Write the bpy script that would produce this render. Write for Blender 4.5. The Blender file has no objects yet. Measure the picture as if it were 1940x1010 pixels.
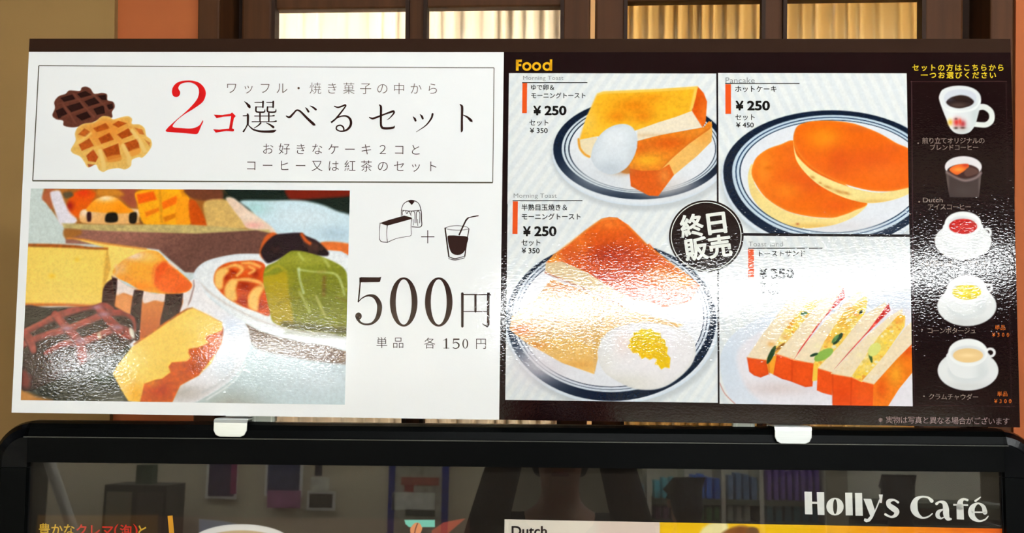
import bpy, bmesh, math, random
import numpy as np
from mathutils import Vector, Matrix

random.seed(7)
S = bpy.context.scene
COL = S.collection

# ------------------------------------------------------------------ camera, world, exposure
TILT = math.radians(4.0)                       # the stand and its boards lean back a little
CEN = np.array([0.0, 0.0, 1.95])               # centre of the menu board
EX = np.array([1.0, 0.0, 0.0])
EY = np.array([0.0, math.sin(TILT), math.cos(TILT)])
EN = np.array([0.0, -math.cos(TILT), math.sin(TILT)])
# camera pose measured relative to the board (right, up, forward rows; x right, y up, z into the board)
CR = np.array([[0.9991497576726657, 0.012046418655834484, 0.039428993649619534],
               [-0.008960036753421167, 0.9969491288834608, -0.0775380691008348],
               [-0.040242756913893424, 0.07711885772025448, 0.9962094168897884]])
CO = np.array([0.05564769507595557, -0.14609336114949023, -1.2637922849588388])
FPX = 2000.0
BW = np.array([EX, EY, -EN])
CAM = CEN + CO @ BW
CW = CR @ BW

cd = bpy.data.cameras.new('camera')
cd.sensor_width = 36.0
cd.lens = 36.0 * FPX / 1940.0
cd.clip_start = 0.02
cd.dof.use_dof = True
cd.dof.focus_distance = 1.27
cd.dof.aperture_fstop = 16.0
co = bpy.data.objects.new('camera', cd)
COL.objects.link(co)
rot = Matrix(((CW[0][0], CW[1][0], -CW[2][0]), (CW[0][1], CW[1][1], -CW[2][1]), (CW[0][2], CW[1][2], -CW[2][2])))
co.matrix_world = Matrix.Translation(Vector(CAM)) @ rot.to_4x4()
S.camera = co

wd = bpy.data.worlds.new('world')
S.world = wd
wd.use_nodes = True
wd.node_tree.nodes['Background'].inputs[0].default_value = (1.0, 0.96, 0.9, 1)
wd.node_tree.nodes['Background'].inputs[1].default_value = 0.10

S.view_settings.view_transform = 'Standard'
S.view_settings.look = 'None'
S.view_settings.gamma = 1.0
S.view_settings.use_curve_mapping = False
S.view_settings.exposure = 0.67
LAMP = 60.0            # radiance of the fluorescent tubes
ALB = 0.90             # print reflectance that shows as paper white


# ------------------------------------------------------------------ helpers
def lin(c):
    c = np.asarray(c, dtype=float) / 255.0
    return np.where(c <= 0.04045, c / 12.92, ((c + 0.055) / 1.055) ** 2.4)


def link(o, parent=None):
    COL.objects.link(o)
    if parent is not None:
        o.parent = parent
    return o


def tag(o, label, cat, group=None):
    o['label'] = label
    o['category'] = cat
    if group:
        o['group'] = group
    return o


def empty(name, loc=(0, 0, 0), mat=None):
    o = bpy.data.objects.new(name, None)
    o.empty_display_size = 0.05
    COL.objects.link(o)
    if mat is not None:
        o.matrix_world = mat
    else:
        o.location = loc
    return o


MATS = {}


def mat(name, rgb, rough=0.5, metal=0.0, spec=0.5, noise=None, emit=None, coat=0.0, bump=None):
    """procedural Principled material; noise=(scale, amount) varies the colour, bump=(scale, distance)"""
    if name in MATS:
        return MATS[name]
    m = bpy.data.materials.new(name)
    m.use_nodes = True
    nt = m.node_tree
    b = nt.nodes['Principled BSDF']
    c = lin(rgb)
    b.inputs['Base Color'].default_value = (*c, 1)
    b.inputs['Roughness'].default_value = rough
    b.inputs['Metallic'].default_value = metal
    b.inputs['Specular IOR Level'].default_value = spec
    b.inputs['Coat Weight'].default_value = coat
    tc = nt.nodes.new('ShaderNodeTexCoord')
    if noise:
        sc = noise[0]
        n = nt.nodes.new('ShaderNodeTexNoise')
        n.inputs['Detail'].default_value = 5
        n.inputs['Scale'].default_value = 1.0
        mp = nt.nodes.new('ShaderNodeMapping')
        mp.inputs['Scale'].default_value = sc if isinstance(sc, tuple) else (sc, sc, sc)
        nt.links.new(tc.outputs['Object'], mp.inputs['Vector'])
        nt.links.new(mp.outputs['Vector'], n.inputs['Vector'])
        r = nt.nodes.new('ShaderNodeValToRGB')
        a = noise[1]
        r.color_ramp.elements[0].position = 0.25
        r.color_ramp.elements[1].position = 0.75
        r.color_ramp.elements[0].color = (*(c * (1 - a)), 1)
        r.color_ramp.elements[1].color = (*np.minimum(c * (1 + a), 1.0), 1)
        nt.links.new(n.outputs['Fac'], r.inputs['Fac'])
        nt.links.new(r.outputs['Color'], b.inputs['Base Color'])
    if bump:
        n = nt.nodes.new('ShaderNodeTexNoise')
        n.inputs['Scale'].default_value = bump[0]
        bp = nt.nodes.new('ShaderNodeBump')
        bp.inputs['Distance'].default_value = bump[1]
        nt.links.new(tc.outputs['Object'], n.inputs['Vector'])
        nt.links.new(n.outputs['Fac'], bp.inputs['Height'])
        nt.links.new(bp.outputs['Normal'], b.inputs['Normal'])
    if emit:
        b.inputs['Emission Color'].default_value = (*lin(emit[0]), 1)
        b.inputs['Emission Strength'].default_value = emit[1]
    MATS[name] = m
    return m


GLOSS = {'scale': (260.0, 420.0, 400.0), 'dist': 0.000056, 'rough': 0.05}


def gloss_bump(nt, b):
    """orange-peel of a laminated print"""
    tc = nt.nodes.new('ShaderNodeTexCoord')
    mp = nt.nodes.new('ShaderNodeMapping')
    mp.inputs['Scale'].default_value = GLOSS['scale']
    n = nt.nodes.new('ShaderNodeTexNoise')
    n.inputs['Scale'].default_value = 1.0
    n.inputs['Detail'].default_value = 1.5
    n.inputs['Roughness'].default_value = 0.45
    n.inputs['Distortion'].default_value = 0.6
    mp2 = nt.nodes.new('ShaderNodeMapping')
    mp2.inputs['Scale'].default_value = (22, 34, 20)
    n2 = nt.nodes.new('ShaderNodeTexNoise')
    n2.inputs['Scale'].default_value = 1.0
    n2.inputs['Detail'].default_value = 1.0
    ad = nt.nodes.new('ShaderNodeMath')
    ad.operation = 'MULTIPLY_ADD'
    ad.inputs[1].default_value = 1.2
    bp = nt.nodes.new('ShaderNodeBump')
    bp.inputs['Distance'].default_value = GLOSS['dist']
    bp.inputs['Strength'].default_value = 1.0
    nt.links.new(tc.outputs['Object'], mp.inputs['Vector'])
    nt.links.new(mp.outputs['Vector'], n.inputs['Vector'])
    nt.links.new(tc.outputs['Object'], mp2.inputs['Vector'])
    nt.links.new(mp2.outputs['Vector'], n2.inputs['Vector'])
    nt.links.new(n2.outputs['Fac'], ad.inputs[0])
    nt.links.new(n.outputs['Fac'], ad.inputs[2])
    nt.links.new(ad.outputs[0], bp.inputs['Height'])
    nt.links.new(bp.outputs['Normal'], b.inputs['Normal'])


def ink(rgb, gloss=True):
    """printed ink on the laminated board (gloss) or under the stand's clear cover (matt)"""
    key = 'ink_%d_%d_%d_%d' % (*rgb, gloss)
    if key in MATS:
        return MATS[key]
    m = bpy.data.materials.new(key)
    m.use_nodes = True
    b = m.node_tree.nodes['Principled BSDF']
    b.inputs['Base Color'].default_value = (*(lin(rgb) * ALB), 1)
    if gloss:
        b.inputs['Roughness'].default_value = GLOSS['rough']
        b.inputs['Specular IOR Level'].default_value = 0.5
        gloss_bump(m.node_tree, b)
    else:
        b.inputs['Roughness'].default_value = 0.8
        b.inputs['Specular IOR Level'].default_value = 0.1
    MATS[key] = m
    return m


def print_material(gloss=True):
    key = 'photo_print_gloss' if gloss else 'photo_print_matt'
    if key in MATS:
        return MATS[key]
    m = bpy.data.materials.new(key)
    m.use_nodes = True
    nt = m.node_tree
    b = nt.nodes['Principled BSDF']
    a = nt.nodes.new('ShaderNodeAttribute')
    a.attribute_name = 'ink'
    nt.links.new(a.outputs['Color'], b.inputs['Base Color'])
    if gloss:
        b.inputs['Roughness'].default_value = GLOSS['rough']
        gloss_bump(nt, b)
    else:
        b.inputs['Roughness'].default_value = 0.8
        b.inputs['Specular IOR Level'].default_value = 0.1
    MATS[key] = m
    return m


# board coordinates of the sketch points (n = height of the layer over the board's face)
def bd(px, py, n=0.0):
    d = np.array([(px - 970.0) / FPX, (505.0 - py) / FPX, 1.0]) @ CR
    t = (-n - CO[2]) / d[2]
    p = CO + t * d
    return p[0], p[1]


def bd_many(P, n=0.0):
    P = np.asarray(P, float)
    d = np.stack([(P[:, 0] - 970.0) / FPX, (505.0 - P[:, 1]) / FPX, np.ones(len(P))], 1) @ CR
    t = (-n - CO[2]) / d[:, 2]
    return (CO + t[:, None] * d)[:, :2]


def sketch_of(bx, by, n=0.0):
    q = np.stack([bx, by, np.full_like(bx, -n)], -1) - CO
    q = q @ CR.T
    return 970.0 + FPX * q[..., 0] / q[..., 2], 505.0 - FPX * q[..., 1] / q[..., 2]


FR = {None: (0, 0, 1.0), 'A': (0, 60, 3.156), 'B': (300, 100, 2.939), 'C': (20, 340, 4.2086), 'D': (340, 340, 4.2086),
      'E': (20, 550, 4.2086), 'F': (340, 550, 4.2086), 'G': (640, 350, 3.06), 'H': (950, 90, 3.3667),
      'I': (1340, 90, 2.805), 'J': (940, 350, 2.4045), 'K': (1340, 440, 2.97), 'L': (1700, 100, 2.804),
      'M': (1700, 450, 2.658), 'N': (1240, 360, 5.94), 'O': (1720, 100, 5.05), 'Q': (1720, 280, 4.59),
      'W': (60, 110, 4.208), 'X': (300, 140, 7.767), 'R': (1420, 760, 3.7308), 'T': (0, 760, 3.88), 'U': (480, 760, 3.88),
      'V': (940, 760, 3.88), 'Y': (30, 350, 3.03125)}


def fp(fr, pts):
    x0, y0, k = FR[fr]
    P = np.asarray(pts, float).copy()
    P[:, 0] = x0 + P[:, 0] / k
    P[:, 1] = y0 + P[:, 1] / k
    if P.shape[1] > 2:
        P[:, 2] = P[:, 2] / k
    return P


def spline(P, closed=True, sub=6):
    P = np.asarray(P, float)
    n = len(P)
    out = []
    rng = range(n) if closed else range(n - 1)
    for i in rng:
        if closed:
            p0, p1, p2, p3 = P[(i - 1) % n], P[i], P[(i + 1) % n], P[(i + 2) % n]
        else:
            p0, p1, p2, p3 = P[max(i - 1, 0)], P[i], P[i + 1], P[min(i + 2, n - 1)]
        if np.allclose(p1[:2], p2[:2]):
            continue
        # centripetal-ish: clamp tangents so that long and short spans do not overshoot
        L = np.linalg.norm(p2[:2] - p1[:2])
        m1 = (p2 - p0) * 0.5
        m2 = (p3 - p1) * 0.5
        for m in (m1, m2):
            l = np.linalg.norm(m[:2])
            if l > L:
                m *= L / l
        for j in range(sub):
            t = j / sub
            t2, t3 = t * t, t * t * t
            out.append((2 * t3 - 3 * t2 + 1) * p1 + (t3 - 2 * t2 + t) * m1 + (-2 * t3 + 3 * t2) * p2 + (t3 - t2) * m2)
    if not closed:
        out.append(P[-1])
    return np.array(out)


def vnoise(X, Y, sx, sy, seed):
    r = np.random.RandomState(seed)
    T = r.rand(64, 64)
    x, y = X / sx, Y / sy
    xi, yi = np.floor(x).astype(int), np.floor(y).astype(int)
    fx, fy = x - xi, y - yi
    fx, fy = fx * fx * (3 - 2 * fx), fy * fy * (3 - 2 * fy)
    a, b = T[yi % 64, xi % 64], T[yi % 64, (xi + 1) % 64]
    c, d = T[(yi + 1) % 64, xi % 64], T[(yi + 1) % 64, (xi + 1) % 64]
    return (a * (1 - fx) + b * fx) * (1 - fy) + (c * (1 - fx) + d * fx) * fy


class Paint:
    """colour layout of one printed picture, built up shape by shape"""

    def __init__(s, x0, y0, x1, y1, col, k=1.0):
        s.x0, s.y0, s.k = x0, y0, k
        s.w, s.h = int((x1 - x0) * k) + 1, int((y1 - y0) * k) + 1
        s.Y, s.X = np.mgrid[0:s.h, 0:s.w].astype(float)
        s.X = x0 + s.X / k
        s.Y = y0 + s.Y / k
        s.a = np.zeros((s.h, s.w, 3)) + np.asarray(col, float)
        s.f = None
        s.seed = 1

    def box(s, P, pad):
        i0 = max(int((P[:, 0].min() - pad - s.x0) * s.k), 0)
        i1 = min(int((P[:, 0].max() + pad - s.x0) * s.k) + 2, s.w)
        j0 = max(int((P[:, 1].min() - pad - s.y0) * s.k), 0)
        j1 = min(int((P[:, 1].max() + pad - s.y0) * s.k) + 2, s.h)
        return slice(j0, max(j1, j0)), slice(i0, max(i1, i0))

    def put(s, sl, m, col):
        a = s.a[sl]
        s.a[sl] = a + (np.asarray(col, float) - a) * m[..., None]

    def poly(s, pts, col, soft=1.0, smooth=True, alpha=1.0, rim=None, shade=(), tex=None, grad=None, fr=0, clip=None):
        P = fp(s.f if fr == 0 else fr, pts)[:, :2]
        Q = spline(P, True, 5) if smooth else P
        sl = s.box(Q, soft + 1)
        X, Y = s.X[sl], s.Y[sl]
        if X.size == 0:
            return None
        d2 = np.full(X.shape, 1e9)
        ins = np.zeros(X.shape, bool)
        n = len(Q)
        for i in range(n):
            ax, ay = Q[i]
            bx, by = Q[(i + 1) % n]
            ex, ey = bx - ax, by - ay
            L = ex * ex + ey * ey
            if L < 1e-9:
                continue
            t = np.clip(((X - ax) * ex + (Y - ay) * ey) / L, 0, 1)
            d2 = np.minimum(d2, (X - ax - t * ex) ** 2 + (Y - ay - t * ey) ** 2)
            if ay != by:
                c = ((ay > Y) != (by > Y))
                ins ^= c & (X < ax + (Y - ay) * ex / ey)
        d = np.sqrt(d2) * np.where(ins, 1, -1)
        m = np.clip(d / max(soft, 0.3) + 0.5, 0, 1)
        m = m * m * (3 - 2 * m) * alpha
        if clip is not None:
            m = m * clip[sl]
        C = np.zeros(X.shape + (3,)) + np.asarray(col, float)
        if grad:
            (p0, p1, c1) = grad
            p = fp(s.f if fr == 0 else fr, [p0, p1])[:, :2]
            e = p[1] - p[0]
            t = np.clip(((X - p[0][0]) * e[0] + (Y - p[0][1]) * e[1]) / (e @ e), 0, 1)
            C = C + (np.asarray(c1, float) - C) * t[..., None]
        for (px, py, rx, ry, rc, ra) in shade:
            p = fp(s.f if fr == 0 else fr, [(px, py, rx), (px, py, ry)])
            g = np.exp(-(((X - p[0][0]) / p[0][2]) ** 2 + ((Y - p[0][1]) / p[1][2]) ** 2)) * ra
            C = C + (np.asarray(rc, float) - C) * g[..., None]
        if rim:
            g = np.exp(-np.maximum(d, 0) / rim[1]) * (rim[2] if len(rim) > 2 else 1.0)
            C = C + (np.asarray(rim[0], float) - C) * g[..., None]
        if tex:
            s.seed += 1
            amp, sc = tex[0] * 0.6, tex[1] * 0.55
            nz = vnoise(X, Y, sc, sc, s.seed) + 0.6 * vnoise(X, Y, sc * .43, sc * .43, s.seed + 50) - 0.8
            C = C * (1 + nz * amp)[..., None] + 0
        s.put(sl, m, np.clip(C, 0, 255))
        full = np.zeros((s.h, s.w))
        full[sl] = m
        return full

    def ell(s, cx, cy, rx, ry, col, rot=0, ryb=None, **k):
        return s.poly(ellipse(cx, cy, rx, ry, rot, ryb), col, smooth=False, **k)

    def line(s, pts, w, col, soft=1.0, smooth=True, alpha=1.0, closed=False, clip=None, tex=None):
        P = np.asarray(pts, float)
        if P.shape[1] == 2:
            P = np.concatenate([P, np.full((len(P), 1), float(w))], 1)
        P = fp(s.f, P)
        Q = spline(P, closed, 6) if smooth else P
        if closed:
            Q = np.concatenate([Q, Q[:1]])
        sl = s.box(Q, Q[:, 2].max() + soft + 1)
        X, Y = s.X[sl], s.Y[sl]
        if X.size == 0:
            return
        best = np.full(X.shape, -1e9)
        for i in range(len(Q) - 1):
            ax, ay, aw = Q[i]
            bx, by, bw = Q[i + 1]
            ex, ey = bx - ax, by - ay
            L = ex * ex + ey * ey
            if L < 1e-9:
                continue
            t = np.clip(((X - ax) * ex + (Y - ay) * ey) / L, 0, 1)
            d = np.sqrt((X - ax - t * ex) ** 2 + (Y - ay - t * ey) ** 2)
            best = np.maximum(best, (aw + (bw - aw) * t) * 0.5 - d)
        m = np.clip(best / max(soft, 0.3) + 0.5, 0, 1)
        m = m * m * (3 - 2 * m) * alpha
        if clip is not None:
            m = m * clip[sl]
        C = np.zeros(X.shape + (3,)) + np.asarray(col, float)
        if tex:
            s.seed += 1
            nz = vnoise(X, Y, tex[1], tex[1], s.seed) - 0.5
            C = np.clip(C * (1 + nz * tex[0])[..., None], 0, 255)
        s.put(sl, m, C)

    def blob(s, cx, cy, rx, ry, col, a=1.0, rot=0.0, clip=None):
        p = fp(s.f, [(cx, cy, rx), (cx, cy, ry)])
        X, Y = s.X - p[0][0], s.Y - p[0][1]
        c, n = math.cos(math.radians(rot)), math.sin(math.radians(rot))
        u, v = X * c + Y * n, -X * n + Y * c
        m = np.exp(-((u / p[0][2]) ** 2 + (v / p[1][2]) ** 2)) * a
        if clip is not None:
            m = m * clip
        s.put((slice(None), slice(None)), m, col)

    def grain(s, amp, sc):
        s.seed += 3
        nz = vnoise(s.X, s.Y, sc, sc, s.seed) + vnoise(s.X, s.Y, sc * 2.3, sc * 2.3, s.seed + 9) - 1.0
        s.a = np.clip(s.a * (1 + amp * nz)[..., None], 0, 255)

    def chunks(s, clip, cols, n, size, seed, stretch=1.6, rot=0.0, alpha=.85):
        """scatter small soft crumbs inside a shape"""
        rr = random.Random(seed)
        jj, ii = np.nonzero(clip > .6)
        if len(jj) == 0:
            return
        for _ in range(n):
            q = rr.randrange(len(jj))
            f, s.f = s.f, None
            k = size * rr.uniform(.5, 1.3)
            P = [(s.x0 + ii[q] / s.k + k * stretch * math.cos(t) * rr.uniform(.6, 1.2), s.y0 + jj[q] / s.k + k * math.sin(t) * rr.uniform(.6, 1.2)) for t in np.linspace(0, 2 * math.pi, 8)[:-1]]
            s.poly(P, rr.choice(cols), soft=1.6, alpha=alpha, clip=clip)
            s.f = f

    def grade(s, sat, con):
        l = s.a.mean(2, keepdims=True)
        a = l + (s.a - l) * sat
        s.a = np.clip(128 + (a - 128) * con, 0, 255)

    def soften(s, sg):
        r = int(3 * sg) + 1
        g = np.exp(-0.5 * (np.arange(-r, r + 1) / sg) ** 2)
        g /= g.sum()
        for ax in (0, 1):
            pad = [(0, 0)] * 3
            pad[ax] = (r, r)
            p = np.pad(s.a, pad, mode='edge')
            n = s.a.shape[ax]
            s.a = sum(w * (p[i:i + n] if ax == 0 else p[:, i:i + n]) for i, w in enumerate(g))

    def sample(s, px, py):
        u = np.clip((px - s.x0) * s.k, 0, s.w - 1.001)
        v = np.clip((py - s.y0) * s.k, 0, s.h - 1.001)
        i, j = u.astype(int), v.astype(int)
        fu, fv = (u - i)[..., None], (v - j)[..., None]
        a = s.a
        return (a[j, i] * (1 - fu) + a[j, i + 1] * fu) * (1 - fv) + (a[j + 1, i] * (1 - fu) + a[j + 1, i + 1] * fu) * fv


def ellipse(cx, cy, rx, ry, rot=0, ryb=None, n=72):
    out = []
    c, s = math.cos(math.radians(rot)), math.sin(math.radians(rot))
    for i in range(n):
        t = 2 * math.pi * i / n
        x, y = rx * math.cos(t), math.sin(t)
        y *= (ryb if (ryb is not None and y > 0) else ry)
        out.append((cx + x * c - y * s, cy + x * s + y * c))
    return out


def grid_mesh(name, V, nx, ny):
    me = bpy.data.meshes.new(name)
    me.vertices.add(len(V))
    me.vertices.foreach_set('co', V.astype(np.float32).ravel())
    i = np.arange((nx - 1) * (ny - 1))
    r, c = i // (nx - 1), i % (nx - 1)
    a = r * nx + c
    F = np.stack([a, a + 1, a + nx + 1, a + nx], 1)
    me.loops.add(F.size)
    me.loops.foreach_set('vertex_index', F.ravel().astype(np.int32))
    me.polygons.add(len(F))
    me.polygons.foreach_set('loop_start', (np.arange(len(F)) * 4).astype(np.int32))
    me.update(calc_edges=True)
    return me


def print_sheet(name, pa, quad, n, parent, gloss=True, k=1.0):
    """quad = sketch corners TL, TR, BR, BL; a flat printed sheet lying on the board"""
    b = [bd(*p, n) for p in quad]
    x0, x1 = (b[0][0] + b[3][0]) / 2, (b[1][0] + b[2][0]) / 2
    y1, y0 = (b[0][1] + b[1][1]) / 2, (b[2][1] + b[3][1]) / 2
    nx = max(int(abs(quad[1][0] - quad[0][0]) * k) + 1, 2)
    ny = max(int(abs(quad[3][1] - quad[0][1]) * k) + 1, 2)
    gx, gy = np.meshgrid(np.linspace(x0, x1, nx), np.linspace(y0, y1, ny))
    px, py = sketch_of(gx, gy, n)
    c = lin(pa.sample(px, py)) * ALB
    V = np.stack([gx, gy, np.full_like(gx, n)], -1).reshape(-1, 3)
    me = grid_mesh(name, V, nx, ny)
    at = me.color_attributes.new('ink', 'FLOAT_COLOR', 'POINT')
    at.data.foreach_set('color', np.concatenate([c.reshape(-1, 3), np.ones((nx * ny, 1))], 1).astype(np.float32).ravel())
    me.materials.append(print_material(gloss))
    return link(bpy.data.objects.new(name, me), parent)


class MB:
    """collects polygons into one mesh"""

    def __init__(s):
        s.v, s.f = [], []

    def add(s, verts, faces):
        o = len(s.v)
        s.v += [tuple(p) for p in verts]
        s.f += [tuple(i + o for i in f) for f in faces]
        return s

    def box(s, x0, x1, y0, y1, z0, z1):
        v = [(x0, y0, z0), (x1, y0, z0), (x1, y1, z0), (x0, y1, z0), (x0, y0, z1), (x1, y0, z1), (x1, y1, z1), (x0, y1, z1)]
        return s.add(v, [(0, 3, 2, 1), (4, 5, 6, 7), (0, 1, 5, 4), (1, 2, 6, 5), (2, 3, 7, 6), (3, 0, 4, 7)])

    def ribbon(s, pts, n, sub=6, smooth=True):
        """brush stroke given as sketch points (x, y, width), laid on the board at height n"""
        P = np.asarray(pts, float)
        Q = spline(P, False, sub) if smooth else P
        T = np.gradient(Q[:, :2], axis=0)
        T /= np.maximum(np.linalg.norm(T, axis=1), 1e-9)[:, None]
        N = np.stack([-T[:, 1], T[:, 0]], 1)
        L = Q[:, :2] + N * Q[:, 2:3] * .5
        R = Q[:, :2] - N * Q[:, 2:3] * .5
        m = len(Q)

        def cap(i, sgn):
            c, w, t, nn = Q[i, :2], Q[i, 2] * .5, T[i] * sgn, N[i]
            return [c + nn * w * math.cos(a) + t * w * math.sin(a) for a in np.linspace(0, math.pi, 7)[1:-1]]
        pts2 = list(L) + cap(m - 1, 1) + list(R[::-1]) + [c for c in cap(0, -1)[::-1]]
        b = bd_many(pts2, n)
        vs = [(x, y, n) for x, y in b]
        fs = []
        nc = 5
        for i in range(m - 1):
            fs.append((i, i + 1, 2 * m + nc - 2 - i, 2 * m + nc - 1 - i))
        fs.append(tuple(range(m - 1, m + nc + 1)))
        fs.append(tuple(range(2 * m + nc - 1, 2 * m + 2 * nc)) + (0,))
        return s.add(vs, fs)

    def outline(s, pts, n, smooth=True, sub=5):
        Q = spline(np.asarray(pts, float)[:, :2], True, sub) if smooth else np.asarray(pts, float)[:, :2]
        b = bd_many(Q, n)
        from mathutils.geometry import tessellate_polygon
        tri = tessellate_polygon([[Vector((x, y, 0)) for x, y in b]])
        return s.add([(x, y, n) for x, y in b], [tuple(t) for t in tri])

    def ring(s, outer, inner, n):
        a, b = bd_many(outer, n), bd_many(inner, n)
        m = len(a)
        return s.add([(x, y, n) for x, y in a] + [(x, y, n) for x, y in b],
                     [(i, (i + 1) % m, m + (i + 1) % m, m + i) for i in range(m)])

    def build(s, name, m, parent=None, bevel=None, smooth=False):
        me = bpy.data.meshes.new(name)
        me.from_pydata(s.v, [], s.f)
        me.update()
        if m:
            me.materials.append(m)
        o = link(bpy.data.objects.new(name, me), parent)
        if bevel:
            bm = o.modifiers.new('bevel', 'BEVEL')
            bm.width = bevel
            bm.segments = 2
            bm.limit_method = 'ANGLE'
        if smooth:
            me.polygons.foreach_set('use_smooth', [True] * len(me.polygons))
        return o


GLY = {}


def glyph(s, off=0.0, track=1.0):
    """outline of a run of characters from the built-in typeface as triangles"""
    key = (s, off, track)
    if key in GLY:
        return GLY[key]
    c = bpy.data.curves.new('lettering', 'FONT')
    c.body = s
    c.size = 1.0
    c.offset = off
    c.space_character = track
    c.resolution_u = 4
    o = bpy.data.objects.new('lettering', c)
    COL.objects.link(o)
    dg = bpy.context.evaluated_depsgraph_get()
    e = o.evaluated_get(dg)
    me = e.to_mesh()
    V = np.array([(v.co.x, v.co.y) for v in me.vertices]).reshape(-1, 2)
    Fc = [tuple(p.vertices) for p in me.polygons]
    e.to_mesh_clear()
    bpy.data.objects.remove(o)
    bpy.data.curves.remove(c)
    GLY[key] = (V, Fc)
    return GLY[key]


def weighted(s, off, track=1.0):
    """glyph outline; a positive weight thickens it by close copies, a negative one thins it"""
    if off <= 0:
        V, Fc = glyph(s, off, track)
        return V, Fc, np.zeros(len(V))
    V, Fc = glyph(s, 0.0, track)
    n = len(V)
    if n == 0:
        return V, Fc, np.zeros(0)
    vs, fs, zs = [V], list(Fc), [np.zeros(n)]
    for i in range(8):
        a = math.pi / 4 * i
        fs += [tuple(j + n * (i + 1) for j in f) for f in Fc]
        vs.append(V + np.array([math.cos(a), math.sin(a)]) * off)
        zs.append(np.full(n, 4e-6 * (i + 1)))
    return np.concatenate(vs), fs, np.concatenate(zs)


def text_row(mb, fr, s, p0, p1, em, n, off=0.0, sx=1.0, rot=None):
    """one character per cell, centres spread evenly from p0 to p1 (em = character size in sketch units)"""
    a, b = fp(fr, [p0, p1])
    k = FR[fr][2]
    e = em / k
    m = len(s)
    d = b - a
    L = np.linalg.norm(d)
    u = d / L if L > 0 else np.array([1.0, 0.0])
    if rot is not None:
        u = np.array([math.cos(math.radians(rot)), -math.sin(math.radians(rot))])
    w = np.array([-u[1], u[0]])
    for i, ch in enumerate(s):
        if ch in ' 　':
            continue
        V, Fc, Z = weighted(ch, off)
        if len(V) == 0:
            continue
        c = a + d * (i / (m - 1) if m > 1 else 0)
        cx = 0.5 if ord(ch) > 0x2000 else (V[:, 0].min() + V[:, 0].max()) / 2
        Q = c + np.outer((V[:, 0] - cx) * e * sx, u) - np.outer((V[:, 1] - 0.357) * e, w)
        B = bd_many(Q, n)
        mb.add([(x, y, n + z) for (x, y), z in zip(B, Z)], Fc)
    return mb


def text_fit(mb, fr, s, x0, x1, y0, y1, n, off=0.0, track=1.0, slope=0.0):
    """whole run stretched into the box (x0, y0)-(x1, y1) of the sketch"""
    V, Fc, Z = weighted(s, off, track)
    mn, mx = V.min(0), V.max(0)
    U = (V - mn) / (mx - mn)
    Q = np.stack([x0 + U[:, 0] * (x1 - x0), y1 + U[:, 1] * (y0 - y1) + slope * U[:, 0]], 1)
    B = bd_many(fp(fr, Q), n)
    mb.add([(x, y, n + z) for (x, y), z in zip(B, Z)], Fc)
    return mb


def quad_sheet(name, fr, quad, n, m, parent, thick=None):
    b = bd_many(fp(fr, quad), n)
    x0, x1 = (b[0][0] + b[3][0]) / 2, (b[1][0] + b[2][0]) / 2
    y1, y0 = (b[0][1] + b[1][1]) / 2, (b[2][1] + b[3][1]) / 2
    mb = MB()
    if thick:
        mb.box(x0, x1, y0, y1, n - thick, n)
    else:
        mb.add([(x0, y0, n), (x1, y0, n), (x1, y1, n), (x0, y1, n)], [(0, 1, 2, 3)])
    return mb.build(name, m, parent)

# ------------------------------------------------------------------ the setting
def to_world(M, o):
    o.matrix_world = M
    return o


def struct(o):
    o['kind'] = 'structure'
    return o


M_beige = mat('beige_plaster', (143, 111, 61), 0.85, noise=(9.0, 0.05))
M_orange = mat('terracotta_plaster', (166, 85, 35), 0.8, noise=(14.0, 0.06))
M_wood = mat('dark_door_wood', (71, 41, 19), 0.6, spec=0.15, noise=((60, 60, 3.0), 0.28))
M_wood2 = mat('darker_door_moulding', (44, 26, 15), 0.6, spec=0.15, noise=((60, 60, 3.0), 0.2))
M_floor = mat('grey_floor_tile', (150, 138, 122), 0.4, noise=(3.0, 0.08))
M_ceil = mat('ceiling_board', (118, 110, 98), 0.9)
M_mall = mat('hall_wall_paint', (205, 194, 165), 0.8, noise=(2.0, 0.05))
M_dark = mat('dark_void_paint', (24, 18, 14), 0.9)

o = MB().box(-9, 9, -20, 3.4, -0.1, 0).build('floor', M_floor)
struct(o)
o = MB().box(-9, 9, -20, 3.4, 3.2, 3.3).build('ceiling', M_ceil)
struct(o)

# the café front stands square to its own axis, turned 2.6 degrees from the stand
PSI = math.radians(2.6)
WALL = Matrix(((math.cos(PSI), math.sin(PSI), 0, 0), (-math.sin(PSI), math.cos(PSI), 0, 0.42), (0, 0, 1, 0), (0, 0, 0, 1)))
# columns: local x along the wall, local y into the café, z up


def wbox(name, x0, x1, y0, y1, z0, z1, m, parent=None, bevel=None):
    o = MB().box(x0, x1, y0, y1, z0, z1).build(name, m, parent, bevel)
    if parent is None:
        o.matrix_world = WALL
    return o


struct(wbox('wall_left', -4.0, -0.673, -0.012, 0.25, 0, 3.2, M_beige))
struct(wbox('wall_front_left', -0.673, -0.531, 0.0, 0.2, 0, 3.2, M_orange))
struct(wbox('wall_front_right', 0.757, 4.0, -0.02, 0.2, 0, 3.2, M_orange))
struct(wbox('wall_over_doors', -0.531, 0.757, 0.0, 0.2, 2.62, 3.2, M_orange))
# door frame (jambs and head)
struct(wbox('trim_1', -0.531, -0.494, -0.015, 0.12, 0, 2.58, M_wood, bevel=0.003))
struct(wbox('trim_2', 0.721, 0.757, -0.015, 0.12, 0, 2.58, M_wood, bevel=0.003))
struct(wbox('trim_3', -0.531, 0.757, -0.015, 0.12, 2.58, 2.62, M_wood, bevel=0.003))

struct(wbox('trim_4', -0.500, -0.44, 0.078, 0.11, 0, 2.58, M_wood2))
struct(wbox('trim_5', 0.66, 0.730, 0.078, 0.11, 0, 2.58, M_wood2))

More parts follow.
